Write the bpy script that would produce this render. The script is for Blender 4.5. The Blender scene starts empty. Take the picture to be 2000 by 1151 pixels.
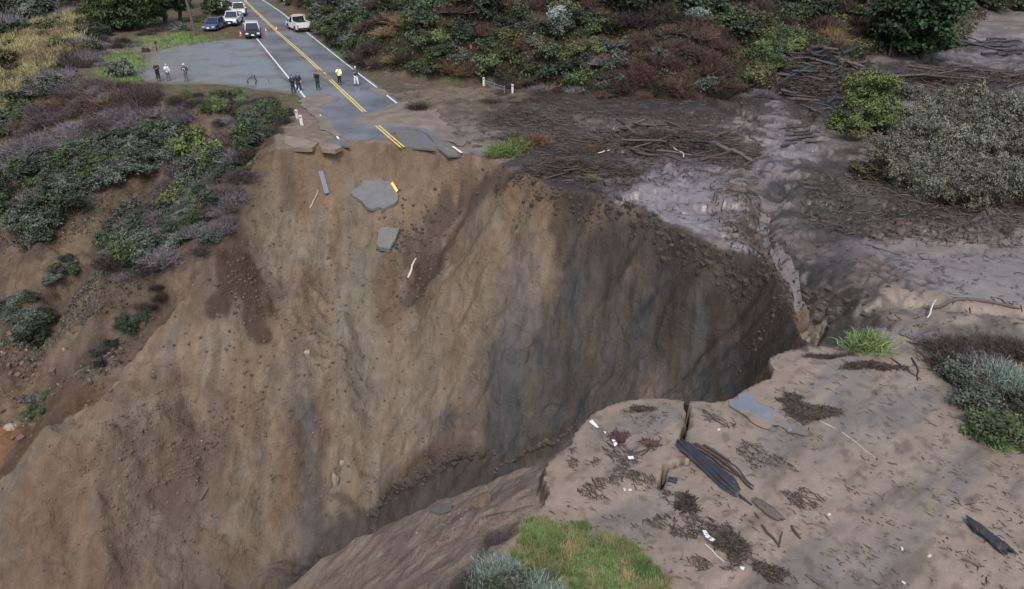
import bpy, math, random
import numpy as np
from mathutils import Vector, Matrix, noise as mnoise

random.seed(7); rng = np.random.default_rng(7)
R = math.radians
scene = bpy.context.scene
col = scene.collection

# ------------------------------------------------------------------ camera, world, sun, exposure
F, TH, H = 1450.0, R(27.5), 15.5
cam_d = bpy.data.cameras.new('camera'); cam = bpy.data.objects.new('camera', cam_d); col.objects.link(cam)
cam_d.sensor_width = 36.0; cam_d.lens = F/2000*36.0; cam_d.clip_end = 2000; cam_d.clip_start = 0.1
cam.location = (0, 0, H); cam.rotation_euler = (R(90)-TH, 0, 0)
scene.camera = cam
SUN_EL, SUN_AZ = R(54), R(182)          # azimuth from +Y towards +X
world = bpy.data.worlds.new('World'); scene.world = world; world.use_nodes = True
nt = world.node_tree; bg = nt.nodes['Background']
sky = nt.nodes.new('ShaderNodeTexSky'); sky.sky_type = 'NISHITA'; sky.sun_disc = False
sky.sun_elevation = SUN_EL; sky.sun_rotation = SUN_AZ
sky.air_density = 1.0; sky.dust_density = 3.0; sky.ozone_density = 1.5
hs = nt.nodes.new('ShaderNodeHueSaturation'); hs.inputs['Saturation'].default_value = 0.8
nt.links.new(sky.outputs[0], hs.inputs['Color']); nt.links.new(hs.outputs[0], bg.inputs['Color'])
bg.inputs['Strength'].default_value = 0.10
sd = bpy.data.lights.new('sun', 'SUN'); sd.energy = 1.1; sd.angle = R(18); sd.color = (1, .97, .94)
sun = bpy.data.objects.new('sun', sd); col.objects.link(sun)
dirv = Vector((math.sin(SUN_AZ)*math.cos(SUN_EL), math.cos(SUN_AZ)*math.cos(SUN_EL), math.sin(SUN_EL)))
sun.rotation_euler = dirv.to_track_quat('Z', 'Y').to_euler(); sun.location = dirv*100
vs = scene.view_settings; vs.view_transform = 'Standard'; vs.look = 'None'; vs.gamma = 1; vs.exposure = 0.82

# ------------------------------------------------------------------ helpers
cT, sT = math.cos(TH), math.sin(TH)
def ray(px, py):
    xc, yc = (px-1000)/F, (py-575.5)/F
    return np.array([xc, cT - yc*sT, -sT - yc*cT])
def un(px, py, z=0.0):
    d = ray(px, py); t = (z-H)/d[2]
    return np.array([d[0]*t, d[1]*t, z])
def xy(pts, z=0.0): return np.array([un(a, b, z)[:2] for a, b in pts])

_prm = np.random.default_rng(3).permutation(1024)
_grd = np.random.default_rng(4).uniform(0, 2*np.pi, 1024)
def gnoise(x, y, s=0):
    x = np.asarray(x, float); y = np.asarray(y, float)
    xi = np.floor(x).astype(int); yi = np.floor(y).astype(int); fx = x-xi; fy = y-yi
    u = fx*fx*fx*(fx*(fx*6-15)+10); v = fy*fy*fy*(fy*(fy*6-15)+10)
    def g(i, j, dx, dy):
        a = _grd[_prm[(_prm[(i+s*37) & 1023] + j) & 1023]]
        return np.cos(a)*dx + np.sin(a)*dy
    n00 = g(xi, yi, fx, fy); n10 = g(xi+1, yi, fx-1, fy); n01 = g(xi, yi+1, fx, fy-1); n11 = g(xi+1, yi+1, fx-1, fy-1)
    return ((n00*(1-u)+n10*u)*(1-v) + (n01*(1-u)+n11*u)*v)*1.5
def fbm(x, y, f=1.0, o=4, s=0, g=.5):
    r = 0; a = 1
    for k in range(o):
        r = r + a*gnoise(np.asarray(x)*f+k*17.3, np.asarray(y)*f-k*9.1, s+k); f *= 2.03; a *= g
    return r
def ridged(x, y, f=1.0, o=4, s=0):
    r = 0; a = 1
    for k in range(o):
        r = r + a*(1-2*np.abs(gnoise(np.asarray(x)*f+k*7.3, np.asarray(y)*f-k*3.1, s+k))); f *= 2.03; a *= .5
    return r
def sstep(a, b, x):
    t = np.clip((x-a)/(b-a), 0, 1); return t*t*(3-2*t)
def dist_poly(X, Y, P, closed=True):
    P = np.asarray(P); Q = np.roll(P, -1, 0) if closed else P[1:]; A = P if closed else P[:-1]
    best = np.full(X.shape, 1e9)
    for (ax, ay), (bx, by) in zip(A, Q):
        dx, dy = bx-ax, by-ay; L = dx*dx+dy*dy+1e-12
        t = np.clip(((X-ax)*dx+(Y-ay)*dy)/L, 0, 1)
        best = np.minimum(best, (X-ax-t*dx)**2+(Y-ay-t*dy)**2)
    return np.sqrt(best)
def inside(X, Y, P):
    P = np.asarray(P); r = np.zeros(X.shape, bool); n = len(P)
    for i in range(n):
        x1, y1 = P[i]; x2, y2 = P[(i+1) % n]
        if y1 == y2: continue
        c = (y1 > Y) != (y2 > Y)
        r ^= c & (X < (x2-x1)*(Y-y1)/(y2-y1)+x1)
    return r
def sdist(X, Y, P):                      # >0 inside
    d = dist_poly(X, Y, P); return np.where(inside(X, Y, P), d, -d)
def rough(P, step, amp, seed=0, closed=True):
    """subdivide an outline and push it about so that it reads as a torn edge"""
    P = np.asarray(P, float); out = []
    n = len(P) if closed else len(P)-1
    for i in range(n):
        a = P[i]; b = P[(i+1) % len(P)]; L = np.linalg.norm(b-a); k = max(1, int(L/step))
        nrm = np.array([-(b-a)[1], (b-a)[0]])/(L+1e-9)
        for j in range(k):
            p = a+(b-a)*j/k
            w = fbm(p[0]*1.1+seed, p[1]*1.1, 1/max(step*4, .2), 3, 5+seed % 7)
            out.append(p+nrm*w*amp*min(1, L/step/2))
    if not closed: out.append(P[-1])
    return np.array(out)

def tag(o, label=None, cat=None, group=None, kind=None):
    if label: o['label'] = label
    if cat: o['category'] = cat
    if group: o['group'] = group
    if kind: o['kind'] = kind
    return o
def np_mesh(name, V, Fc, mats=(), smooth=False, midx=None, attrs=None):
    me = bpy.data.meshes.new(name); V = np.asarray(V, np.float32); Fc = np.asarray(Fc, np.int32); k = Fc.shape[1]
    me.vertices.add(len(V)); me.vertices.foreach_set('co', V.ravel())
    me.loops.add(Fc.size); me.loops.foreach_set('vertex_index', Fc.ravel())
    me.polygons.add(len(Fc)); me.polygons.foreach_set('loop_start', np.arange(0, Fc.size, k, dtype=np.int32))
    me.polygons.foreach_set('loop_total', np.full(len(Fc), k, np.int32))
    if midx is not None: me.polygons.foreach_set('material_index', np.asarray(midx, np.int32))
    me.polygons.foreach_set('use_smooth', np.full(len(Fc), smooth))
    for an, av in (attrs or {}).items():
        a = me.color_attributes.new(an, 'FLOAT_COLOR', 'POINT'); c = np.ones((len(V), 4), np.float32)
        av = np.asarray(av)
        if av.ndim == 1: c[:, :3] = av[:, None]
        else: c[:, :av.shape[1]] = av
        a.data.foreach_set('color', c.ravel())
    me.update(); me.validate(clean_customdata=False)
    for m in mats: me.materials.append(m)
    return me
def link(name, me, parent=None):
    o = bpy.data.objects.new(name, me); col.objects.link(o)
    if parent: o.parent = parent
    return o
def empty(name, loc, rz=0):
    o = bpy.data.objects.new(name, None); col.objects.link(o); o.location = loc; o.rotation_euler.z = rz
    o.empty_display_size = .3; return o
class MB:
    """collects boxes, tubes and prisms into one mesh"""
    def __init__(s): s.v = []; s.f = []; s.sm = []
    def add(s, vs_, fs, smooth=False):
        n = len(s.v); s.v += [tuple(map(float, v)) for v in vs_]; s.f += [tuple(n+i for i in f) for f in fs]; s.sm += [smooth]*len(fs)
    def box(s, c, d, m=None, taper=(1, 1), shift=(0, 0)):
        x, y, z = (q/2 for q in d); vs_ = []
        for sz in (-1, 1):
            for sx, sy in ((-1, -1), (1, -1), (1, 1), (-1, 1)):
                tx, ty = taper if sz > 0 else (1, 1); hx, hy = shift if sz > 0 else (0, 0)
                vs_.append(Vector((sx*x*tx+hx, sy*y*ty+hy, sz*z)))
        if m is not None: vs_ = [m @ v for v in vs_]
        vs_ = [v+Vector(c) for v in vs_]
        s.add(vs_, [(3, 2, 1, 0), (4, 5, 6, 7), (0, 1, 5, 4), (1, 2, 6, 5), (2, 3, 7, 6), (3, 0, 4, 7)])
    def tube(s, pts, rad, n=8, cap=True, jit=0.0):
        pts = [Vector(p) for p in pts]; k = len(pts)
        if not hasattr(rad, '__len__'): rad = [rad]*k
        rings = []
        for i, p in enumerate(pts):
            t = (pts[min(i+1, k-1)]-pts[max(i-1, 0)]).normalized()
            a = t.cross(Vector((0, 0, 1)));
            if a.length < .05: a = t.cross(Vector((1, 0, 0)))
            a.normalize(); b = t.cross(a).normalized()
            rings.append([p+(a*math.cos(q)+b*math.sin(q))*rad[i]*(1+random.uniform(-jit, jit)) for q in (2*math.pi*j/n for j in range(n))])
        fs = []
        for i in range(k-1):
            for j in range(n): fs.append((i*n+j, i*n+(j+1) % n, (i+1)*n+(j+1) % n, (i+1)*n+j))
        s.add([v for r_ in rings for v in r_], fs, True)
        if cap:
            s.add(rings[0], [tuple(range(n))[::-1]][:1]); s.add(rings[-1], [tuple(range(n))])
    def prism(s, pts, z0, z1):
        """pts xy outline; z0,z1 numbers or lists"""
        n = len(pts); z0 = z0 if hasattr(z0, '__len__') else [z0]*n; z1 = z1 if hasattr(z1, '__len__') else [z1]*n
        vs_ = [(p[0], p[1], a) for p, a in zip(pts, z0)]+[(p[0], p[1], a) for p, a in zip(pts, z1)]
        fs = [tuple(range(n))[::-1], tuple(range(n, 2*n))]+[(i, (i+1) % n, n+(i+1) % n, n+i) for i in range(n)]
        s.add(vs_, fs)
    def build(s, name, mat=None, parent=None, bevel=0):
        me = bpy.data.meshes.new(name); me.from_pydata(s.v, [], s.f); me.update()
        me.polygons.foreach_set('use_smooth', s.sm)
        if mat: me.materials.append(mat)
        o = link(name, me, parent)
        if bevel:
            b = o.modifiers.new('bevel', 'BEVEL'); b.width = bevel; b.segments = 2; b.limit_method = 'ANGLE'
        return o

# ------------------------------------------------------------------ materials
def lin(r, g, b):
    f = lambda c: ((c/255+.055)/1.055)**2.4 if c/255 > .04045 else c/255/12.92
    return (f(r), f(g), f(b))
def new_mat(name):
    m = bpy.data.materials.new(name); m.use_nodes = True; n = m.node_tree.nodes; return m, n, m.node_tree.links, n['Principled BSDF']
def simple(name, c, rough_=.6, metal=0, var=.15, scale=8, bump=0, spec=.5, coat=0):
    m, n, l, b = new_mat(name)
    geo = n.new('ShaderNodeNewGeometry'); nz = n.new('ShaderNodeTexNoise'); nz.inputs['Scale'].default_value = scale
    nz.inputs['Detail'].default_value = 6
    tc = n.new('ShaderNodeTexCoord'); l.new(tc.outputs['Object'], nz.inputs['Vector'])
    mp = n.new('ShaderNodeMapRange'); mp.inputs[3].default_value = 1-var; mp.inputs[4].default_value = 1+var
    l.new(nz.outputs['Fac'], mp.inputs[0])
    mx = n.new('ShaderNodeVectorMath'); mx.operation = 'SCALE'; mx.inputs[0].default_value = c; l.new(mp.outputs[0], mx.inputs['Scale'])
    l.new(mx.outputs[0], b.inputs['Base Color']); b.inputs['Roughness'].default_value = rough_; b.inputs['Metallic'].default_value = metal
    b.inputs['Specular IOR Level'].default_value = spec; b.inputs['Coat Weight'].default_value = coat
    if bump:
        bm = n.new('ShaderNodeBump'); bm.inputs['Strength'].default_value = bump; bm.inputs['Distance'].default_value = .03
        l.new(nz.outputs['Fac'], bm.inputs['Height']); l.new(bm.outputs[0], b.inputs['Normal'])
    return m
def ground_mat(name, bumps, rough_lo, rough_hi, fine=(3.0, 14.0), var=.28, stretch=(1, 1, 1), spec=.4):
    """base colour from the soil_colour attribute, broken up by world-space noise"""
    m, n, l, b = new_mat(name)
    at = n.new('ShaderNodeVertexColor'); at.layer_name = 'soil_colour'
    wt = n.new('ShaderNodeVertexColor'); wt.layer_name = 'wetness'
    tc = n.new('ShaderNodeTexCoord'); mpg = n.new('ShaderNodeMapping'); mpg.inputs['Scale'].default_value = stretch
    l.new(tc.outputs['Object'], mpg.inputs['Vector'])
    hs_ = []
    for i, f in enumerate(fine):
        z = n.new('ShaderNodeTexNoise'); z.inputs['Scale'].default_value = f; z.inputs['Detail'].default_value = 8; z.inputs['Roughness'].default_value = .62
        z.inputs['Distortion'].default_value = .3
        l.new((mpg if i == 0 else tc).outputs[0 if i == 0 else 'Object'], z.inputs['Vector']); hs_.append(z)
    a = n.new('ShaderNodeMath'); a.operation = 'MULTIPLY_ADD'; a.inputs[1].default_value = .6
    a2 = n.new('ShaderNodeMath'); a2.operation = 'MULTIPLY'; a2.inputs[1].default_value = .4
    l.new(hs_[1].outputs['Fac'], a2.inputs[0]); l.new(hs_[0].outputs['Fac'], a.inputs[0]); l.new(a2.outputs[0], a.inputs[2])
    mp = n.new('ShaderNodeMapRange'); mp.inputs[1].default_value = .3; mp.inputs[2].default_value = .7
    mp.inputs[3].default_value = 1-var*1.3; mp.inputs[4].default_value = 1+var; l.new(a.outputs[0], mp.inputs[0])
    # pebbles and clods: pale and dark specks
    vo = n.new('ShaderNodeTexVoronoi'); vo.inputs['Scale'].default_value = 3.2; l.new(tc.outputs['Object'], vo.inputs['Vector'])
    cr = n.new('ShaderNodeMapRange'); cr.inputs[1].default_value = .04; cr.inputs[2].default_value = .12; cr.inputs[3].default_value = 1; cr.inputs[4].default_value = 0
    l.new(vo.outputs['Distance'], cr.inputs[0])
    cs = n.new('ShaderNodeSeparateColor'); l.new(vo.outputs['Color'], cs.inputs[0])
    th = n.new('ShaderNodeMapRange'); th.inputs[3].default_value = -.5; th.inputs[4].default_value = .55; l.new(cs.outputs[0], th.inputs[0])
    sp = n.new('ShaderNodeMath'); sp.operation = 'MULTIPLY'; l.new(cr.outputs[0], sp.inputs[0]); l.new(th.outputs[0], sp.inputs[1])
    sm = n.new('ShaderNodeMath'); sm.operation = 'ADD'; l.new(mp.outputs[0], sm.inputs[0]); l.new(sp.outputs[0], sm.inputs[1])
    mx = n.new('ShaderNodeVectorMath'); mx.operation = 'SCALE'; l.new(at.outputs['Color'], mx.inputs[0]); l.new(sm.outputs[0], mx.inputs['Scale'])
    l.new(mx.outputs[0], b.inputs['Base Color'])
    rr = n.new('ShaderNodeMapRange'); rr.inputs[3].default_value = rough_hi; rr.inputs[4].default_value = rough_lo
    l.new(wt.outputs['Color'], rr.inputs[0]); l.new(rr.outputs[0], b.inputs['Roughness'])
    b.inputs['Specular IOR Level'].default_value = spec
    prev = None
    for (src, st, di) in zip((hs_[0].outputs['Fac'], hs_[1].outputs['Fac']), bumps, (.35, .06)):
        bm = n.new('ShaderNodeBump'); bm.inputs['Strength'].default_value = st; bm.inputs['Distance'].default_value = di
        l.new(src, bm.inputs['Height'])
        if prev: l.new(prev.outputs[0], bm.inputs['Normal'])
        prev = bm
    l.new(prev.outputs[0], b.inputs['Normal'])
    return m
def leaf_mat(name, c1, c2, rough_=.55, trans=.25, accent=None):
    """leaf colour: per-leaf tone attribute blends c1 -> c2, per-plant tint from object random"""
    m, n, l, b = new_mat(name)
    at = n.new('ShaderNodeVertexColor'); at.layer_name = 'tone'
    mx = n.new('ShaderNodeMix'); mx.data_type = 'RGBA'; mx.inputs[6].default_value = (*c1, 1); mx.inputs[7].default_value = (*c2, 1)
    l.new(at.outputs['Color'], mx.inputs[0])
    oi = n.new('ShaderNodeObjectInfo'); hv = n.new('ShaderNodeHueSaturation')
    m1 = n.new('ShaderNodeMapRange'); m1.inputs[3].default_value = .7; m1.inputs[4].default_value = 1.3; l.new(oi.outputs['Random'], m1.inputs[0])
    m2 = n.new('ShaderNodeMapRange'); m2.inputs[3].default_value = .475; m2.inputs[4].default_value = .52; l.new(oi.outputs['Random'], m2.inputs[0])
    hv.inputs['Saturation'].default_value = .85; l.new(m1.outputs[0], hv.inputs['Value']); l.new(m2.outputs[0], hv.inputs['Hue']); l.new(mx.outputs[2], hv.inputs['Color'])
    l.new(hv.outputs[0], b.inputs['Base Color']); b.inputs['Roughness'].default_value = rough_
    b.inputs['Specular IOR Level'].default_value = .25
    return m
M = {}
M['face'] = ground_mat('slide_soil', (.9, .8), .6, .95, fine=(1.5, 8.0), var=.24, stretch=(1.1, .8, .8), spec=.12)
M['mud'] = ground_mat('wet_mud', (.12, .35), .22, .6, fine=(1.6, 12.0), var=.2, spec=.5)
M['hill'] = ground_mat('hillside_soil', (.8, .8), .8, .95, fine=(1.2, 7.0), var=.35, spec=.15)

# ------------------------------------------------------------------ terrain (one height field, split into named stretches)
def seg(a, b, s): return np.arange(a, b, s)
def grow(a, b, s0, g):
    out = [a]; s = s0
    while out[-1] < b: out.append(out[-1]+s); s *= g
    return np.array(out)
gx = np.concatenate([-grow(48, 260, .16, 1.04)[::-1][:-1], seg(-48, -2, .15), seg(-2, 22, .085), seg(22, 48, .15), grow(48, 260, .16, 1.04)])
gy = np.concatenate([seg(6, 23.5, .085), seg(23.5, 62, .14), grow(62, 420, .16, 1.016)])
X, Y = np.meshgrid(gx, gy)

rim_px = [(540, 292), (575, 287), (605, 283), (650, 284), (682, 279), (740, 278), (775, 280), (792, 285), (850, 287), (872, 294), (905, 298), (960, 312), (1000, 330), (1040, 345), (1090, 372), (1160, 385), (1200, 402),
          (1245, 408), (1290, 432), (1340, 455), (1400, 488), (1470, 503), (1512, 525), (1533, 560), (1546, 600), (1552, 640), (1578, 672)]
near_px = [(1548, 682), (1516, 690), (1502, 702), (1503, 738), (1470, 752), (1440, 770), (1410, 784), (1342, 785), (1300, 777), (1235, 780), (1190, 791), (1150, 812), (1122, 846), (1112, 866), (1088, 886),
           (1070, 906), (1060, 935), (1068, 960), (1062, 990), (1030, 1012), (1000, 1045), (950, 1090), (915, 1151), (860, 1400)]
west_px = [(150, 0), (165, 60), (140, 110), (175, 165), (240, 190), (330, 200), (450, 212), (525, 235), (535, 262)]
rimW = rough(xy(rim_px), .5, .34, 1, False); nearW = rough(xy(near_px), .35, .12, 2, False); westW = xy(west_px)
P = np.concatenate([[(-150, 420), (-75, 205)], westW, rimW, nearW, [(-3, 2), (250, 2), (260, 420)]])
sP = sdist(X, Y, P)
out = np.maximum(0, -sP)

# hill of scrub on the inland side
foot_px = [(520, -12), (600, 40), (655, 100), (700, 140), (780, 152), (860, 160), (950, 162), (1100, 178), (1250, 186), (1400, 188), (1520, 180), (1640, 150), (1700, 118), (1800, 118), (1880, 100), (1915, 40), (1990, 18), (2120, 20)]
footW = xy(foot_px)
HP = np.concatenate([footW, [(200, 150), (200, 420), (-60, 420), (-50, 230)]])
hs_d = np.maximum(0, sdist(X, Y, HP))
def top_height():
    z = .12*fbm(X, Y, .12, 4, 11) * sstep(2, 10, X)
    z += hs_d*.62*(1+.25*fbm(X, Y, .06, 3, 12)) + 1.0*sstep(0, 4, hs_d)*fbm(X, Y, .22, 4, 13)
    z = np.where(hs_d > 40, 24.8+ (z-24.8)*.5, z)
    # bank by the road on the right
    z += 2.2*sstep(0, 3, hs_d)*sstep(12, -12, X)*sstep(150, 100, Y)
    return z
top = top_height()
kw = .22+.36*sstep(98, 68, Y)
base = top - kw*out*(1+.12*fbm(X, Y, .09, 3, 21)) + np.where(out > 0, 1, 0)*sstep(0, 4, out)*(.7*fbm(X, Y, .14, 4, 22))
# far left: the coast hillside rises again beyond the gulch
base += np.maximum(0, Y-128)*.5*sstep(-50, -75, X)*sstep(0, 6, out+6*(Y > 200))

class Field:
    def __init__(s, Z): s.Z = Z
    def at(s, x, y):
        x = np.asarray(x, float); y = np.asarray(y, float)
        fi = np.interp(x, gx, np.arange(len(gx))); fj = np.interp(y, gy, np.arange(len(gy)))
        i = np.minimum(fi.astype(int), len(gx)-2); j = np.minimum(fj.astype(int), len(gy)-2); u = fi-i; v = fj-j
        Z = s.Z
        return (Z[j, i]*(1-u)+Z[j, i+1]*u)*(1-v)+(Z[j+1, i]*(1-u)+Z[j+1, i+1]*u)*v
    def hit(s, px, py):
        d = ray(px, py); t = np.concatenate([np.arange(8, 80, .12), np.arange(80, 420, .5)])
        x = d[0]*t; y = d[1]*t; z = H+d[2]*t; b = z < s.at(x, y)
        k = int(np.argmax(b)) if b.any() else len(t)-1
        if k == 0: return np.array([x[0], y[0], z[0]])
        lo, hi = t[k-1], t[k]
        for _ in range(14):
            m = (lo+hi)/2
            if H+d[2]*m < float(s.at(d[0]*m, d[1]*m)): hi = m
            else: lo = m
        return np.array([d[0]*hi, d[1]*hi, float(s.at(d[0]*hi, d[1]*hi))])
F0 = Field(base)
# scar: cut deeper than the old hillside, below the rim and right of the ragged vegetation line
left_px = [(-260, 1120), (-60, 985), (0, 930), (60, 862), (130, 792), (185, 745), (250, 668), (310, 600), (385, 540), (425, 480), (438, 430), (462, 365), (490, 330), (520, 303)]
leftW = np.array([F0.hit(*p)[:2] for p in left_px]); leftW = rough(leftW, .8, .35, 4, False)
scar = np.concatenate([leftW, rimW, [(40, 20), (0, 0), (-60, 0)]])
dsc = np.where(inside(X, Y, scar), np.minimum(dist_poly(X, Y, leftW, False), dist_poly(X, Y, rimW, False)), 0)
d_rim = dist_poly(X, Y, rimW, False)
cR = .95*sstep(0, 26, X)
U = X - cR*(Y-40)                                     # runs across the fall line
slide = base - (.62*dsc + 1.1*sstep(0, 2.2, dsc)*sstep(30, 4, dist_poly(X, Y, leftW, False)*0+d_rim))
m_sc = sstep(.4, 3, dsc)
slide += m_sc*(.6*fbm(U, Y*.35, .16, 3, 31) + .13*ridged(U+1.2*fbm(X, Y, .2, 2, 3), Y*.4, .3, 3, 32) + .09*fbm(U, Y*.7, 1.1, 4, 33))
slide += m_sc*(.13*fbm(X, Y, 1.3, 4, 34)+.28*np.maximum(0, fbm(X, Y, .7, 5, 35)-.15)+.55*fbm(X+.3*Y, Y*.8, .11, 3, 36)-.30*np.maximum(0, fbm(U, Y*.5, .28, 4, 37)-.2))
def blob(F_, c, a, b, soft=.35, nz=.35, seed=0, f=.5):
    """mask of a stain or hollow on the ground: centre and two half-axis ends found on the ground"""
    p0, p1, p2 = (F_.hit(*q)[:2] for q in (c, a, b)); A = np.array([p1-p0, p2-p0]).T; Ai = np.linalg.inv(A)
    dx, dy = X-p0[0], Y-p0[1]; u = Ai[0, 0]*dx+Ai[0, 1]*dy; v = Ai[1, 0]*dx+Ai[1, 1]*dy
    r = np.sqrt(u*u+v*v)
    k = r < 2.5; res = np.zeros(X.shape)
    res[k] = sstep(1+soft, 1-soft, r[k]+nz*fbm(X[k]+seed*3.7, Y[k], f, 4, seed % 9))
    return res
def ridge_line(F_, pts, w, h, nz=.3, seed=0):
    W = np.array([F_.hit(*p)[:2] for p in pts]); d = dist_poly(X, Y, W, False)
    k = d < w*4; res = np.zeros(X.shape); dd = d[k]+nz*w*fbm(X[k], Y[k], 1/w, 3, seed)
    res[k] = h*np.exp(-(dd/w)**2); return res
FB = Field(slide)
for pts, w, h in [
    ([(668, 395), (672, 520), (668, 700), (672, 880), (700, 960)], .8, .7),
    ([(645, 400), (650, 520), (640, 700), (640, 900)], 1.0, -.6),
    ([(940, 400), (950, 520), (930, 640), (990, 760)], 1.1, .9),
    ([(1000, 420), (1010, 520), (1100, 650), (1080, 760)], .9, -.6),
    ([(900, 380), (850, 450), (810, 540), (800, 600)], 1.5, -1.0),
    ([(430, 480), (400, 600), (330, 760), (250, 900)], 1.2, 1.0),
    ([(560, 320), (560, 480), (540, 600)], .6, -.5),
    ([(1250, 430), (1270, 520), (1330, 640)], .9, .6),
    ([(1380, 510), (1370, 580), (1400, 680)], 1.0, .8),
    ([(180, 790), (215, 900), (190, 960), (210, 1100)], .8, .8),
    ([(0, 960), (90, 880), (170, 790), (250, 680), (340, 600), (425, 500)], .9, .9),
    ([(380, 780), (370, 880), (300, 960)], 1.4, -.7),
]: slide += ridge_line(FB, pts, w, h, seed=int(abs(h)*10))*m_sc
for pts, w, h in [([(215, 560), (185, 640), (130, 740)], 1.6, 1.0), ([(330, 560), (260, 650), (200, 730), (110, 800)], .9, -.9), ([(60, 440), (70, 560), (30, 680)], 1.5, .8), ([(130, 540), (90, 640), (40, 760)], 1.2, -.9), ([(330, 240), (300, 330), (250, 400)], 1.8, -.9), ([(300, 330), (230, 420), (150, 520)], 1.4, -.8)]: slide += ridge_line(F0, pts, w, h, seed=7)*(1-m_sc)
slide += .25*fbm(X, Y, .5, 4, 39)*sstep(1, 5, out)*(1-m_sc)
# gulch just left of the crest
slide += ridge_line(F0, [(-40, 880), (60, 770), (170, 690), (250, 600)], 2.2, -1.2)*(1-m_sc)

# near block: steep drop all round, and a tilted shoulder that runs out to the lower left
gap = (sP <= 0)
d_near = dist_poly(X, Y, nearW, False)
blk = top - np.minimum(2.6*d_near+.1, 60) + .5*sstep(.2, 2, d_near)*fbm(X, Y, .5, 4, 41)
sh_px = [(1085, 880, -.9), (1050, 905, -1.6), (960, 940, -3.0), (880, 972, -4.3), (790, 1010, -6.2), (700, 1052, -8.4), (630, 1092, -10.2), (560, 1150, -12.2), (480, 1240, -15), (380, 1400, -18)]
shW = np.array([un(a, b, z) for a, b, z in sh_px])
edge = np.array([un(a, b, 0) for a, b in near_px[13:]]); edge[:, 2] = -.35
ctl = np.concatenate([shW, edge[::1]])
S = np.concatenate([shW[:, :2], [(-8, 2)], edge[::-1, :2]])
def tps(ctl, X, Y):
    n = len(ctl); ph = lambda r2: np.where(r2 > 1e-9, r2*np.log(np.maximum(r2, 1e-9)), 0)
    K = ph((ctl[:, None, 0]-ctl[None, :, 0])**2+(ctl[:, None, 1]-ctl[None, :, 1])**2)+np.eye(n)*.5
    Pm = np.c_[np.ones(n), ctl[:, :2]]; A = np.block([[K, Pm], [Pm.T, np.zeros((3, 3))]])
    w = np.linalg.solve(A, np.r_[ctl[:, 2], 0, 0, 0])
    r = w[n]+w[n+1]*X+w[n+2]*Y
    for i in range(n): r = r+w[i]*ph((X-ctl[i, 0])**2+(Y-ctl[i, 1])**2)
    return r
sub = (Y < 34) & (X < 12) & (X > -40)
sS = np.full(X.shape, -99.0); tS = np.full(X.shape, -90.0)
sS[sub] = sdist(X[sub], Y[sub], rough(S, .8, .2, 6)); tS[sub] = tps(ctl, X[sub], Y[sub])
shoulder = tS - np.maximum(0, -sS)*1.7 + .22*fbm(X, Y, .5, 5, 43)+.10*np.maximum(0, fbm(X, Y, 1.6, 4, 45)-.1)
gapz = np.maximum(np.maximum(slide, blk), np.where(sub, shoulder, -99))
gapz = np.minimum(gapz, top+.05)
Z = np.where(gap, gapz, base)
sh_m = gap & (shoulder >= np.maximum(slide, blk)-.02)
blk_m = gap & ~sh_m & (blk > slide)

# ---- relief on the flats
F1 = Field(Z)
mudz = (sP > 0) & (X > 3) & (hs_d < .5)
mudw = sstep(.15, 1.2, sP)
farm = mudw*sstep(30, 40, Y)*sstep(2, 8, X)*(hs_d < .5)
flow = .10*ridged(X*.5+.25*Y+.7*fbm(X, Y, .3, 2, 5), Y*.9-.2*X, .35, 4, 51)+.05*fbm(X, Y, 1.3, 3, 52)
Z += farm*flow
w1 = fbm(X*.7+.2*Y, Y*1.2, .18, 5, 75); w2 = fbm(X*.6+.3*Y, Y*1.1, .5, 5, 76); w4 = np.abs(fbm(X*.55+.35*Y, Y*1.1, .3, 4, 175)); brd = sstep(.05, .015, w4)*sstep(-.2, .1, fbm(X, Y, .12, 3, 18))
Z -= farm*(.26*sstep(.06, .10, w1)+.18*sstep(.15, .18, w2)+.25*brd)
nearm = mudw*sstep(34, 26, Y)*sstep(0, 1, X)
rr_ = (X*.77+Y*.64); tt = (-X*.64+Y*.77)             # the flow combs the mud toward the lower right
Z += nearm*(.035*ridged(tt+.3*fbm(X, Y, .4, 2, 9), rr_*.14, .8, 3, 53)+.02*fbm(X, Y, 2.2, 4, 54)+.03*ridged(tt+.5*fbm(X, Y, .3, 2, 9), rr_*.1, .35, 4, 57)*.4)
for c, a, b, h, s in [((1600, 590), (1700, 600), (1600, 655), -.9, 3), ((1610, 640), (1680, 640), (1610, 672), -.8, 4), ((1560, 650), (1600, 655), (1560, 672), -1.2, 5),
                      ((1560, 500), (1640, 500), (1560, 540), -.35, 6), ((1760, 600), (1850, 600), (1760, 630), -.35, 7)]:
    Z += h*blob(F1, c, a, b, .5, .3, s)*(sP > 0)*mudw
for pts, w, h in [([(1455, 295), (1490, 335), (1540, 360), (1500, 400), (1480, 440), (1500, 480), (1535, 520), (1555, 580), (1560, 640)], .8, -.7), ([(545, 258), (590, 268), (630, 277), (655, 281)], .12, -.3), ([(560, 275), (600, 280), (640, 284)], .12, -.3),
                  ([(1100, 388), (1200, 392), (1290, 420), (1400, 470), (1480, 500)], .35, .12),
                  ([(1220, 392), (1310, 425), (1400, 462), (1440, 480)], .12, -.12),
                  ([(1900, 130), (1960, 100), (2100, 60)], 1.5, -.3),
                  ([(1700, 600), (1800, 590), (1900, 604), (2000, 612)], .3, -.3), ([(1690, 640), (1780, 650), (1830, 700)], .5, -.3)]:
    Z += ridge_line(F1, pts, w, h, .35, 5)*(sP > .05)
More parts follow.
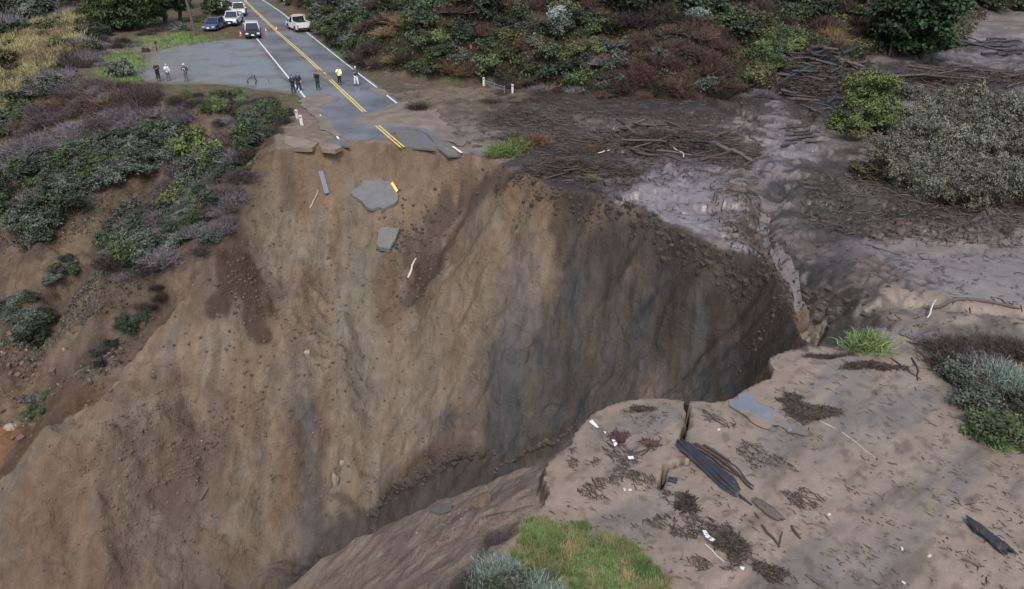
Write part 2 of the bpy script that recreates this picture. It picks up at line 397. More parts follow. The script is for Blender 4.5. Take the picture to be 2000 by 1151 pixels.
# drying cracks in the mud by the creek
pl = blob(F1, (1690, 540), (1820, 545), (1690, 620), .3, .3, 8)*(sP > .3)
k = pl > .02; q = np.random.default_rng(9); c0 = F1.hit(1690, 540)
cells = q.uniform(-1, 1, (260, 2))*[8, 5]+c0[:2]; xs = X[k]+.25*fbm(X[k], Y[k], 1, 2, 3); ys = (Y[k]+.25*fbm(X[k], Y[k], 1, 2, 4)); b1 = np.full(xs.shape, 9.); b2 = b1.copy()
for a_, b_ in cells:
    d = np.hypot((xs-a_)*.8, (ys-b_)*1.3); b2 = np.where(d < b1, b1, np.minimum(b2, d)); b1 = np.minimum(b1, d)
ck = np.zeros(X.shape); ck[k] = sstep(.22, .06, b2-b1)*pl[k]; Z -= ck*.16
# long cracks across the near slab
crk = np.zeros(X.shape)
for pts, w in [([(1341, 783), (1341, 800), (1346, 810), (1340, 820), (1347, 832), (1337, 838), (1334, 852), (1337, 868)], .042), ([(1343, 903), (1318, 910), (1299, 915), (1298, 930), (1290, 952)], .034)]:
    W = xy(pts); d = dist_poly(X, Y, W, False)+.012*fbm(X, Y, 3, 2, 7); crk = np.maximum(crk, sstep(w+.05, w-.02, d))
Z -= crk*1.8*(sP > 0)
# road corridor stays level
road_px_c = [(545, 0), (570, 80), (640, 150), (712, 220), (790, 290)]
rc = dist_poly(X, Y, xy([(400, -60), (478, 0), (606, 120), (712, 220), (800, 296)]), False)
flat = (sP > 0)*sstep(5.4, 4.4, rc)
lot = (sP > 0)*sstep(-.5, 1.0, sdist(X, Y, xy([(200, 150), (225, 110), (300, 88), (420, 74), (500, 60), (600, 170), (540, 190), (330, 170)])))
flat = np.maximum(flat, lot)
Z = Z*(1-flat)+(-.02)*flat
G = Field(Z)
print('terrain', X.size)

# ---- colours of the ground itself, plus shade painted into the slab cracks
def C(*c): return np.array(lin(*c))
colr = np.zeros(X.shape+(3,)); wet = np.zeros(X.shape)
def paint(m, c, s=1.0):
    global colr
    m = np.clip(m*s, 0, 1)[..., None]; colr = colr*(1-m)+np.asarray(c)*m
paint(np.ones(X.shape), C(98, 80, 62))
paint(sstep(-.4, .6, fbm(X, Y, .15, 4, 61)), C(80, 66, 55), .8)
# scar
nz1 = fbm(U, Y*.25, .35, 4, 62); nz2 = fbm(U, Y*.2, .13, 3, 63); nz3 = fbm(X, Y, .3, 4, 64)
scm = (gap & (dsc > 0)).astype(float)
paint(scm, C(128, 113, 96)); paint(scm*sstep(-.1, .5, nz1), C(134, 122, 107), .7); paint(scm*sstep(.05, .6, nz2), C(124, 106, 86), .5); paint(scm*sstep(.1, .3, fbm(X+.4*U, Y*.5, .35, 5, 163)), C(134, 126, 114), .55); paint(scm*sstep(.15, .3, fbm(U, Y*.5, .45, 5, 164)), C(98, 85, 74), .6)
st1 = fbm(U+.3*fbm(X, Y, .5, 2, 9), Y*.12, 1.1, 4, 162); paint(scm*sstep(.1, .6, st1), C(94, 83, 73), .45); paint(scm*sstep(.15, .7, -st1), C(126, 117, 105), .4)
paint(scm*sstep(0, .8, nz3), C(100, 84, 70), .55); paint(scm*sstep(.15, .7, fbm(U, Y*.3, .8, 3, 66)), C(112, 104, 96), .6)
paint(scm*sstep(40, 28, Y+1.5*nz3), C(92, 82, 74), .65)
drk = scm*.0
paint(drk, C(80, 77, 73), .92); paint(drk*sstep(-.1, .6, fbm(U, Y*.3, .3, 4, 65)), C(68, 71, 76), .85); paint(drk*sstep(.25, .8, -nz1), C(100, 92, 78), .45)
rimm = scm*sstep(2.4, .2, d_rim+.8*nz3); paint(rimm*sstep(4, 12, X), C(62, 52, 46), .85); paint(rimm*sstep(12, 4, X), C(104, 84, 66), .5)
lm = scm*sstep(3.5, .2, dist_poly(X, Y, leftW, False)+1.2*nz3); paint(lm*sstep(40, 46, Y), C(78, 62, 52), .8)
FG = G
def patch(F_, px, w=.15, amp=.5, f=.8, seed=0):
    W = np.array([F_.hit(*q_)[:2] for q_ in px]); lo, hi = W.min(0)-3, W.max(0)+3; res = np.zeros(X.shape)
    k_ = (X > lo[0]) & (X < hi[0]) & (Y > lo[1]) & (Y < hi[1]); res[k_] = sstep(-w, w, sdist(X[k_], Y[k_], W)+amp*fbm(X[k_], Y[k_], f, 5, seed)); return res
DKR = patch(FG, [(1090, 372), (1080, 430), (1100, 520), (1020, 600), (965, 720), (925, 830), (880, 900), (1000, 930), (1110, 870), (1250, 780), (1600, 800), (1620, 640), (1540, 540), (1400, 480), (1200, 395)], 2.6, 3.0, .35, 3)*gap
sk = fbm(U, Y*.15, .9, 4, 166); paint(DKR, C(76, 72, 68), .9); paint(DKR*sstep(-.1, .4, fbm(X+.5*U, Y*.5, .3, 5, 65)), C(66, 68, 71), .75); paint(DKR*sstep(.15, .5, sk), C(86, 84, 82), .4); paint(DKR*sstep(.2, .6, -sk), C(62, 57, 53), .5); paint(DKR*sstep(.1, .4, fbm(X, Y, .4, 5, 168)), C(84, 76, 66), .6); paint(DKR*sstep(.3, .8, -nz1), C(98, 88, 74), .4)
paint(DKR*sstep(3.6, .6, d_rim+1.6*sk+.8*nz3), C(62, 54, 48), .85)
STAINS = [  # centre, axis end, axis end, colour, strength
    ((720, 380), (900, 370), (720, 470), (124, 105, 84), .6), ((560, 640), (640, 640), (560, 780), (122, 106, 86), .5), ((1010, 380), (1080, 385), (1010, 440), (120, 98, 76), .6),
    ((110, 960), (180, 960), (110, 1060), (116, 93, 75), .6), ((170, 840), (230, 830), (150, 900), (118, 104, 88), .6), ((500, 400), (560, 400), (500, 480), (120, 109, 94), .6),
    ((960, 520), (1010, 520), (950, 700), (118, 105, 88), .6), ((790, 700), (900, 700), (790, 860), (122, 110, 96), .6), ((700, 640), (740, 640), (700, 850), (116, 111, 100), .6),
    ((1010, 650), (1050, 640), (990, 800), (92, 92, 94), .5), 
    ((770, 580), (800, 560), (800, 640), (96, 78, 64), .6), 
    
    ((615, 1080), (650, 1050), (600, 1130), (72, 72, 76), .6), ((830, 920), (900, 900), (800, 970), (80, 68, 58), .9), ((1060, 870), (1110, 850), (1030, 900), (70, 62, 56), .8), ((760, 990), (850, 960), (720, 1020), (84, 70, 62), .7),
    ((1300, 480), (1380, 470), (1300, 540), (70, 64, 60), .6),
    ((1480, 600), (1530, 590), (1480, 680), (76, 66, 58), .7), ((560, 900), (600, 900), (560, 1000), (120, 96, 76), .5), ((120, 1100), (250, 1080), (120, 1200), (116, 96, 80), .5),
    ((0, 500), (60, 500), (0, 590), (122, 100, 80), .8), ((130, 480), (170, 470), (120, 520), (144, 114, 74), .8), ((60, 740), (120, 720), (60, 800), (124, 90, 66), .8), ((20, 820), (60, 800), (10, 880), (130, 96, 68), .7),
    ((170, 620), (200, 600), (140, 700), (118, 104, 90), .9), ((250, 350), (310, 340), (240, 420), (92, 74, 60), .8), ((360, 220), (500, 230), (360, 270), (88, 66, 54), .7),
]
for i, (c, a, b, cc, s) in enumerate(STAINS): paint(blob(FG, c, a, b, .5, .5, i+3, .45)*gap, C(*cc), s)
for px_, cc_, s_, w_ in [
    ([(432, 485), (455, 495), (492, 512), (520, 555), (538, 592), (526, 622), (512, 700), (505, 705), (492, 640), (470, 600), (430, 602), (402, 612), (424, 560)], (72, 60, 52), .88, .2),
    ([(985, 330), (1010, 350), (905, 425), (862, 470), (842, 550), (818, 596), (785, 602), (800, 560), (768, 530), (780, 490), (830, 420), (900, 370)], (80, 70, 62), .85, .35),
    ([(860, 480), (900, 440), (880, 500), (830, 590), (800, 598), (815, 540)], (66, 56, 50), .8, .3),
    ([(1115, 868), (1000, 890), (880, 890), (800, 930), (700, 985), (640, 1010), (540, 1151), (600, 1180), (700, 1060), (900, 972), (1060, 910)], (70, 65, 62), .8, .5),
    ([(95, 470), (170, 465), (165, 500), (110, 530), (80, 520)], (138, 110, 74), .75, .3), ([(0, 440), (50, 450), (75, 540), (60, 600), (0, 590)], (126, 102, 80), .75, .4),
    ([(150, 600), (215, 590), (190, 650), (150, 720), (115, 715)], (116, 106, 94), .8, .3), ([(230, 655), (330, 560), (340, 600), (250, 690), (190, 745), (180, 720)], (70, 60, 54), .6, .3),
    ([(100, 870), (160, 850), (200, 880), (150, 920), (80, 1010), (20, 1060), (20, 990)], (114, 92, 74), .6, .6), ([(340, 780), (440, 800), (460, 860), (420, 980), (340, 1000), (260, 980), (330, 880)], (92, 78, 68), .7, .8)]:
    paint(patch(FG, px_, w_, .55, .7, len(px_))*gap, C(*cc_), s_)
shm = sh_m.astype(float)
paint(shm, C(146, 129, 112)); paint(shm*sstep(.0, .5, fbm(X, Y, .6, 5, 71)), C(112, 97, 86), .8); paint(shm*sstep(.5, 0, -sS+.3*nz3)*sstep(-1, 3, -Y+24), C(112, 100, 94), .4)
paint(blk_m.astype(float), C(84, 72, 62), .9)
# inland hill and coast brush ground
paint(sstep(0, 1.5, hs_d), C(62, 52, 42)); paint(sstep(0, 1.5, hs_d)*sstep(0, .5, fbm(X, Y, .2, 4, 73)), C(50, 52, 34), .7)
lft = ((sP < 0) & (dsc <= 0) & (Y > 38) & (X < 0)).astype(float)
paint(lft, C(92, 80, 69), .85); paint(lft*sstep(0, .4, nz3), C(116, 102, 86), .7); paint(lft*sstep(.1, .3, fbm(X, Y, .5, 5, 169)), C(72, 62, 55), .6)
# verge behind the pull-out and by the road
onP = ((sP > 0) & (X < 3)).astype(float)*(hs_d < .5)
paint(onP, C(98, 86, 74)); paint(onP*sstep(0, .6, fbm(X, Y, .2, 4, 74)), C(92, 98, 66), .7)
# mud: brown sheet with pale silt and wet dark runs
mm = ((sP > 0) & (hs_d < .5)).astype(float)*np.maximum(sstep(-7, -5, X-(.0*Y))*sstep(60, 57, Y+.9*fbm(X, Y, .5, 3, 4)), sstep(2, 5, X-.18*(70-Y)*0+1.2*nz3))*(X > -14)
paint(mm, C(118, 105, 97))
fm = mm*sstep(30, 40, Y)
paint(fm, C(112, 104, 104), .8); paint(fm*sstep(18, 4, X), C(140, 122, 106), .8)
paint(fm*sstep(.05, .22, w1), C(66, 60, 56), .8); paint(fm*sstep(.14, .3, w2), C(64, 56, 52), .75); paint(fm*sstep(.22, .36, fbm(X, Y, 1.0, 5, 77)), C(54, 47, 43), .6); paint(fm*sstep(.18, .34, -w2), C(128, 118, 114), .6)
wet = np.maximum(wet, fm*sstep(.35, -.25, w1)*.85)
nm = mm*sstep(32, 28, Y)
paint(nm, C(138, 124, 110)); w3 = fbm(tt, rr_*.22, .5, 4, 78); paint(nm*sstep(0, .7, w3), C(112, 106, 102), .8); paint(nm*sstep(.3, .8, fbm(tt, rr_*.3, 1.1, 4, 79)), C(92, 80, 70), .55)
paint(nm*sstep(1.2, 0, d_near+.5*nz3), C(140, 122, 106), .6); paint(nm*sstep(.32, .62, fbm(X, Y, 2.2, 4, 80)), C(84, 68, 56), .45)
wet = np.maximum(wet, nm*(.35+.5*sstep(0, .5, fbm(X, Y, .25, 3, 81))))
MUDS = [
    ((1120, 215), (1330, 215), (1120, 270), (64, 54, 48), .9), ((1350, 190), (1500, 190), (1350, 215), (50, 44, 40), .9), ((1260, 270), (1400, 270), (1260, 330), (50, 43, 39), .9), ((1020, 200), (1120, 200), (1020, 240), (64, 52, 46), .8),
    ((1050, 340), (1160, 350), (1050, 370), (56, 46, 42), .95), ((1140, 350), (1200, 340), (1150, 385), (56, 48, 42), .8), ((1200, 350), (1240, 340), (1200, 370), (60, 54, 48), .7),
    ((1700, 370), (1860, 370), (1700, 430), (58, 54, 50), .9), ((1620, 420), (1720, 420), (1620, 460), (64, 60, 54), .7), ((1850, 440), (1960, 450), (1850, 465), (52, 46, 42), .9),
    ((1640, 600), (1760, 600), (1640, 668), (62, 56, 50), .95), ((1600, 500), (1680, 500), (1600, 545), (64, 58, 54), .85), ((1700, 495), (1790, 510), (1700, 550), (82, 76, 74), .6),
    ((1440, 410), (1500, 400), (1440, 470), (86, 74, 64), .7), ((1500, 545), (1540, 560), (1480, 580), (82, 62, 52), .8), ((1530, 600), (1548, 620), (1505, 620), (86, 62, 52), .7), ((1890, 660), (1990, 670), (1880, 695), (50, 44, 42), .9), ((1750, 630), (1850, 620), (1750, 650), (104, 94, 86), .6),
    ((1330, 350), (1450, 360), (1310, 420), (112, 106, 110), .8), ((1650, 240), (1730, 240), (1640, 290), (70, 62, 58), .7), ((1560, 265), (1620, 260), (1560, 300), (88, 78, 74), .6), ((1600, 170), (1720, 160), (1600, 215), (58, 52, 48), .8), ((1850, 150), (1990, 150), (1850, 170), (50, 42, 40), .85), ((1930, 60), (2050, 50), (1930, 80), (112, 102, 96), .8),
    ((1900, 480), (2010, 480), (1890, 560), (112, 102, 98), .7), ((1780, 460), (1880, 460), (1780, 485), (120, 104, 94), .6),
    ((880, 215), (990, 215), (860, 240), (96, 84, 78), .8), ((860, 185), (980, 185), (860, 200), (140, 126, 110), .7), ((960, 205), (1000, 205), (960, 225), (134, 120, 106), .5), ((740, 180), (800, 190), (740, 195), (84, 76, 70), .6), ((960, 260), (1000, 262), (960, 275), (100, 92, 88), .7), ((860, 260), (910, 262), (860, 275), (104, 98, 98), .5),
]
paint((sP > 0)*(X > -22)*(X < -3)*sstep(67, 63, Y+1.2*fbm(X, Y, .4, 4, 3)), C(126, 113, 101), .95)
for px_, cc_, s_ in [
    ([(940, 180), (1200, 175), (1500, 190), (1510, 215), (1420, 228), (1330, 245), (1180, 228), (1130, 235), (1110, 262), (1240, 255), (1400, 240), (1440, 265), (1480, 310), (1450, 332), (1330, 320), (1240, 312), (1250, 340), (1190, 388), (1090, 372), (990, 322), (1010, 270), (950, 230)], (58, 50, 46), .9),
    ([(1500, 385), (1530, 340), (1640, 305), (1700, 380), (1850, 400), (2050, 400), (2050, 450), (1850, 425), (1800, 440), (1640, 470), (1590, 450), (1560, 410)], (60, 57, 53), .9),
    ([(1505, 500), (1560, 488), (1640, 520), (1690, 560), (1710, 640), (1690, 672), (1600, 672), (1560, 600), (1530, 530)], (46, 42, 39), .92), ([(1840, 425), (1900, 430), (1975, 445), (1930, 466), (1860, 460)], (56, 50, 48), .9),
    ([(1410, 390), (1470, 395), (1500, 470), (1545, 540), (1558, 610), (1530, 620), (1500, 545), (1440, 470)], (84, 72, 62), .85), ([(1510, 130), (1700, 120), (1700, 230), (1560, 235), (1510, 190)], (54, 47, 43), .9), ([(1700, 150), (1850, 130), (2050, 145), (2050, 170), (1850, 172), (1760, 200)], (54, 46, 42), .9),
    ([(1190, 395), (1250, 325), (1400, 335), (1430, 400), (1480, 500), (1340, 445)], (134, 129, 129), .85), ([(1760, 460), (1840, 440), (2050, 470), (2050, 600), (1830, 590), (1720, 500)], (130, 122, 117), .85), ([(1900, 30), (2050, 10), (2050, 75), (1890, 80)], (136, 126, 120), .85), ([(1500, 240), (1600, 245), (1600, 320), (1480, 310)], (130, 124, 122), .8), ([(1130, 230), (1290, 238), (1240, 256), (1140, 256)], (132, 124, 124), .8)]:
    pm_ = patch(FG, px_, .12, 1.0, .45, len(px_))*(sP > 0)*(hs_d < .5); paint(pm_, C(*cc_), s_); wet = np.clip(wet*(1-pm_)+pm_*(.95 if cc_[0] > 100 else .45), 0, 1)
paint(fm*brd, C(60, 54, 50), .75)
for i, (c, a, b, cc, s) in enumerate(MUDS): paint(blob(FG, c, a, b, .3, .95, i+11, .42)*(sP > 0), C(*cc), s*.6)
paint((sP > 0)*(d_rim < 1)*(X > 4)*sstep(.42, .2, sP+.3*fbm(X, Y, 1.5, 4, 92)), C(70, 62, 55), .9)
paint(ck, C(66, 60, 56), .8); paint(sstep(.0, .25, crk), C(40, 34, 30), .97)  # slab cracks: dark wet soil with the shade of the gap painted in
paint(blob(FG, (240, 128), (285, 128), (240, 165), .3, .4, 3)*(X < 0), C(116, 152, 70), .95); paint(blob(FG, (350, 78), (430, 76), (330, 92), .4, .5, 4)*(X < 0), C(122, 146, 76), .8)
paint(blob(FG, (240, 95), (320, 80), (240, 110), .4, .5, 6)*(X < 0), C(128, 112, 104), .8); paint(blob(FG, (440, 60), (510, 60), (440, 78), .4, .4, 7)*(X < 0), C(96, 80, 68), .7)
paint(blob(FG, (670, 100), (700, 130), (650, 100), .4, .3, 9)*(hs_d < 1.2), C(92, 112, 62), .8)
grs = np.maximum(blob(FG, (1120, 1095), (1230, 1140), (1060, 1150), .25, .25, 5, .8), blob(FG, (1060, 1040), (1100, 1060), (1040, 1060), .3, .3, 6, .8))
grs = np.maximum(grs, blob(FG, (1200, 1160), (1270, 1170), (1120, 1200), .3, .3, 7, .8))
paint(grs, C(104, 112, 66), .9)
wet = np.clip(wet+.8*blob(FG, (1330, 390), (1460, 400), (1300, 440), .6, .5, 2)*(sP > 0), 0, 1)
colr *= (1+.10*fbm(X, Y, .8, 3, 90))[..., None]
colr = np.clip(colr, .012, .7)

V = np.stack([X, Y, Z], -1).reshape(-1, 3); nxg, nyg = len(gx), len(gy)
ii = np.arange(nxg*nyg).reshape(nyg, nxg); Q = np.stack([ii[:-1, :-1], ii[:-1, 1:], ii[1:, 1:], ii[1:, :-1]], -1)
cls = np.full(X.shape, 3); cls[gap & (dsc > 0)] = 0; cls[sh_m | blk_m] = 1; cls[mm > .5] = 2
qc = cls[:-1, :-1]
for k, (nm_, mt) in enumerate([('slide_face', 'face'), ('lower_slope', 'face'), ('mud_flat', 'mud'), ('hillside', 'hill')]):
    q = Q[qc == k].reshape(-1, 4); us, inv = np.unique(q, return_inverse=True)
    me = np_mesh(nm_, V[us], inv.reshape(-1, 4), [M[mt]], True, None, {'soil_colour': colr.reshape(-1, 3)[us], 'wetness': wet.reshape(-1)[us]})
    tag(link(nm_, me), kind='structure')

# ------------------------------------------------------------------ draped sheets, road, lot
from mathutils.geometry import delaunay_2d_cdt
def drape(name, poly, mat, lift=.03, dome=0, dome_w=.4, thick=0, res=.4, zf=None, parent=None, flatz=None, tilt=None, attrs=None):
    poly = np.asarray(poly, float)[:, :2]; n = len(poly)
    mn, mx_ = poly.min(0), poly.max(0)
    gxx, gyy = np.meshgrid(np.arange(mn[0], mx_[0], res), np.arange(mn[1], mx_[1], res))
    pts = np.c_[gxx.ravel(), gyy.ravel()]+rng.uniform(-.2, .2, (gxx.size, 2))*res
    if len(pts): pts = pts[sdist(pts[:, 0], pts[:, 1], poly) > res*.3]
    vs_ = [Vector(p) for p in np.r_[poly, pts]]
    r = delaunay_2d_cdt(vs_, [(i, (i+1) % n) for i in range(n)], [], 1, 1e-5)
    v2 = np.array([tuple(v) for v in r[0]]); tris = [tuple(f) for f in r[2]]
    d = dist_poly(v2[:, 0], v2[:, 1], poly)
    g = flatz+np.zeros(len(v2)) if flatz is not None else G.at(v2[:, 0], v2[:, 1])
    z = g+lift+dome*sstep(0, dome_w, d)*(1+.5*fbm(v2[:, 0], v2[:, 1], .9, 3, 5))
    if tilt is not None: z = z+(v2[:, 0]-mn[0])*tilt[0]+(v2[:, 1]-mn[1])*tilt[1]
    V_ = [tuple(a)+(b,) for a, b in zip(v2.tolist(), z.tolist())]; Fs = list(tris)
    if thick:
        from collections import Counter
        ec = Counter(); dr = {}
        for t in tris:
            for a, b in zip(t, t[1:]+t[:1]): ec[frozenset((a, b))] += 1; dr[frozenset((a, b))] = (a, b)
        N = len(V_); mp = {}
        V_ += [(x, y, zz-thick) for x, y, zz in V_]
        for e, c in ec.items():
            if c == 1: a, b = dr[e]; Fs.append((b, a, a+N, b+N))
        Fs += [(a+N, c+N, b+N) for a, b, c in tris]
    me = bpy.data.meshes.new(name); me.from_pydata(V_, [], Fs); me.update()
    me.polygons.foreach_set('use_smooth', [len(f) == 3 and i < len(tris) and dome > 0 for i, f in enumerate(Fs)])
    me.materials.append(mat)
    if attrs:
        co_ = np.array(V_); cc = np.stack([CF[k_].at(co_[:, 0], co_[:, 1]) for k_ in range(3)], -1)
        if callable(attrs): cc = attrs(co_[:, 0], co_[:, 1], cc)
        for an, av in (('soil_colour', cc), ('wetness', np.repeat(CF[3].at(co_[:, 0], co_[:, 1])[:, None], 3, 1))):
            a_ = me.color_attributes.new(an, 'FLOAT_COLOR', 'POINT'); q_ = np.ones((len(co_), 4), np.float32); q_[:, :3] = av; a_.data.foreach_set('color', q_.ravel())
    return link(name, me, parent)
CF = [Field(colr[..., k_]) for k_ in range(3)]+[Field(wet)]
def ribbon(name, pts, w, mat, z, parent=None, gaps=0):
    pts = np.asarray(pts, float)[:, :2]; L = np.r_[0, np.cumsum(np.linalg.norm(np.diff(pts, axis=0), axis=1))]
    s = np.arange(0, L[-1], .5); s = np.r_[s, L[-1]]; c = np.c_[np.interp(s, L, pts[:, 0]), np.interp(s, L, pts[:, 1])]
    t = np.gradient(c, axis=0); t /= np.linalg.norm(t, axis=1)[:, None]+1e-9; nrm = np.c_[-t[:, 1], t[:, 0]]*w/2
    ww = 1+.15*gnoise(s*1.7, s*0+3)[:, None]
    V_ = np.r_[np.c_[c+nrm*ww, np.full(len(c), z)], np.c_[c-nrm*ww, np.full(len(c), z)]]; k = len(c)
    return link(name, np_mesh(name, V_, [(i, i+k, i+k+1, i+1) for i in range(k-1)], [mat]), parent)
def asphalt(name, c, wetlo, wethi):
    m, n, l, b = new_mat(name); tc = n.new('ShaderNodeTexCoord')
    a = n.new('ShaderNodeTexNoise'); a.inputs['Scale'].default_value = .16; a.inputs['Detail'].default_value = 7; a.inputs['Roughness'].default_value = .6
    f = n.new('ShaderNodeTexNoise'); f.inputs['Scale'].default_value = 9; f.inputs['Detail'].default_value = 6
    l.new(tc.outputs['Object'], a.inputs['Vector']); l.new(tc.outputs['Object'], f.inputs['Vector'])
    r = n.new('ShaderNodeValToRGB'); r.color_ramp.elements[0].position = .38; r.color_ramp.elements[0].color = (*[q*.78 for q in c], 1)
    r.color_ramp.elements[1].position = .62; r.color_ramp.elements[1].color = (*[q*1.2 for q in c], 1); l.new(a.outputs['Fac'], r.inputs[0])
    mp = n.new('ShaderNodeMapRange'); mp.inputs[3].default_value = .8; mp.inputs[4].default_value = 1.2; l.new(f.outputs['Fac'], mp.inputs[0])
    mx = n.new('ShaderNodeVectorMath'); mx.operation = 'SCALE'; l.new(r.outputs[0], mx.inputs[0]); l.new(mp.outputs[0], mx.inputs['Scale'])
    l.new(mx.outputs[0], b.inputs['Base Color'])
    rr = n.new('ShaderNodeMapRange'); rr.inputs[1].default_value = .35; rr.inputs[2].default_value = .65; rr.inputs[3].default_value = wetlo; rr.inputs[4].default_value = wethi
    l.new(a.outputs['Fac'], rr.inputs[0]); l.new(rr.outputs[0], b.inputs['Roughness'])
    bm = n.new('ShaderNodeBump'); bm.inputs['Strength'].default_value = .25; bm.inputs['Distance'].default_value = .02; l.new(f.outputs['Fac'], bm.inputs['Height']); l.new(bm.outputs[0], b.inputs['Normal'])
    return m
M['asphalt'] = asphalt('wet_asphalt', lin(112, 115, 121), .22, .45)
M['lot'] = asphalt('worn_pullout_asphalt', lin(122, 124, 124), .3, .6)
M['slab'] = simple('broken_asphalt', lin(102, 102, 101), .65, var=.32, scale=2.2, bump=.6)
M['yellow'] = simple('road_paint_yellow', lin(232, 200, 110), .5, var=.12, scale=5)
M['white'] = simple('road_paint_white', lin(225, 225, 228), .5, var=.1, scale=5)
M['silt'] = simple('brown_silt', lin(128, 112, 98), .5, var=.3, scale=1.1, bump=.6)
M['darkline'] = simple('crack_shadow_soil', lin(70, 66, 64), .9)

Lw = xy([(410, -40), (436, 0), (508, 84), (567, 157), (619, 219), (651, 259), (662, 273)])
Yw = xy([(440, -40), (478, 0), (480, 4), (545, 66), (606, 120), (659, 170), (712, 220), (790, 291)])
Rw = xy([(470, -40), (512, 0), (548, 24), (604, 68), (670, 121), (769, 198), (840, 255), (905, 303)])
def offset(P_, d):
    t = np.gradient(P_, axis=0); t /= np.linalg.norm(t, axis=1)[:, None]; return P_+np.c_[-t[:, 1], t[:, 0]]*d
Lo = offset(Lw, -.45); Ro = offset(Rw, .35)
if np.linalg.norm(Lo[2]-Yw[2]) < np.linalg.norm(Lw[2]-Yw[2]): Lo = offset(Lw, .45); Ro = offset(Rw, -.35)
brk = xy([(678, 271), (700, 273), (730, 270), (762, 270), (764, 262), (790, 252), (815, 252), (838, 262), (868, 276)], .05)
roadP = np.concatenate([Lo[:-1], brk, Ro[:-2][::-1]])
road = tag(drape('road', roadP, M['asphalt'], lift=.05, thick=.16, res=1.2, flatz=0), kind='structure')
for o_ in (-.13, .13):
    ribbon('centre_line', offset(Yw[:-1], o_), .13, M['yellow'], .056, road)
ribbon('edge_line', Lw, .16, M['white'], .056, road); ribbon('edge_line', Rw[:-1], .16, M['white'], .056, road)
def lot_col(x, y, c):
    d = dist_poly(x, y, lotP); k_ = sstep(.2, 1.6, d+1.0*fbm(x, y, .5, 4, 6)); g = C(120, 119, 118)*(1+.16*fbm(x, y, .25, 4, 2)+.1*fbm(x, y, 1.5, 3, 4))[:, None]
    rd = dist_poly(x, y, Lw, False); b_ = (sstep(12, 3, rd+3*fbm(x, y, .3, 3, 8)))[:, None]; g = g*(1-b_)+C(120, 127, 131)*b_
    t_ = (sstep(.15, .5, fbm(x, y, .35, 4, 12))*.6)[:, None]; g = g*(1-t_)+C(108, 102, 94)*t_
    return g*k_[:, None]+C(106, 98, 84)*(1-k_[:, None])
lotP = rough(xy([(512, 78), (450, 76), (400, 82), (340, 88), (292, 100), (272, 125), (262, 145), (285, 160), (340, 166), (420, 166), (480, 172), (545, 182), (598, 186), (580, 160)]), 1.0, .3, 3)
tag(drape('parking_area', lotP, M['mud'], lift=.03, thick=.05, res=.5, flatz=0, attrs=lot_col), kind='structure')
# broken plates at the torn end
def slabobj(px, lift, tilt, label, name='asphalt_slab', z=0):
    P_ = rough(xy(px, z), .5, .05, 3); o = drape(name, P_, M['slab'], lift=lift, thick=.16, res=.7, flatz=z, tilt=tilt)
    return tag(o, label, 'asphalt slab', 'broken road plates at the edge')
s1 = slabobj([(767, 254), (786, 286), (812, 288), (850, 291), (845, 280), (830, 264), (805, 256)], .03, (-.01, .015), 'blue grey asphalt plate beside the double yellow line end')
s2 = slabobj([(836, 264), (850, 280), (856, 290), (874, 302), (900, 301), (908, 298), (893, 287), (870, 274)], -.02, (-.02, .02), 'grey asphalt plate with a white line stub hanging at the rim')
s3 = slabobj([(640, 279), (645, 271), (672, 275), (682, 285), (660, 284)], .0, (0, .02), 'small mud covered asphalt plate left of the torn road end')
for px_, lb_ in (([(558, 268), (590, 272), (622, 281), (610, 290), (575, 290), (556, 282)], 'tan mud crusted plate farthest left at the broken rim'), ([(626, 281), (650, 283), (668, 288), (655, 294), (628, 292)], 'small tan mud crusted plate between the left plate and the torn road')):
    P_ = rough(xy(px_), .4, .08, 3); o = drape('soil_plate', P_, M['mud'], lift=.05, thick=.3, res=.5, flatz=0, tilt=(0, .03), attrs=lambda x, y, c: C(134, 119, 104)*(1+.25*fbm(x, y, .9, 4, 3))[:, None]); tag(o, lb_, 'soil plate')
for o_ in (-.13, .13): ribbon('centre_line', offset(xy([(737, 246), (766, 271), (786, 288)], .06), o_)[:, :2], .13, M['yellow'], .058 if False else .075, s1 if o_ > 0 else road)
ribbon('edge_line', xy([(884, 287), (902, 300)], .05), .18, M['white'], .10, s2)
# silt over the road
def silt(px, dome, seed=0, mat='mud', lift=.058, name='mud_patch', res=.3, amp=.45):
    return tag(drape(name, rough(xy(px), .45, amp, seed), M[mat], lift=lift, dome=dome, dome_w=1.2, res=res, flatz=0, attrs=lambda x, y, c: C(126, 113, 101)*(1+.25*fbm(x, y, .8, 4, 3))[:, None]), kind='structure')
silt([(600, 188), (640, 184), (657, 192), (648, 205), (628, 209), (622, 214), (640, 240), (652, 254), (666, 266), (655, 268), (625, 245), (612, 225), (600, 216), (585, 200)], .02, 1)
silt([(716, 226), (745, 212), (775, 203), (800, 200), (850, 215), (880, 250), (905, 286), (893, 285), (866, 270), (838, 258), (815, 251), (770, 250), (740, 245), (700, 243), (690, 238), (702, 230)], .05, 3)
silt([(612, 133), (632, 140), (650, 156), (636, 158), (622, 150)], .004, 5)
silt([(720, 170), (760, 180), (775, 188), (745, 188), (728, 180)], .02, 6)
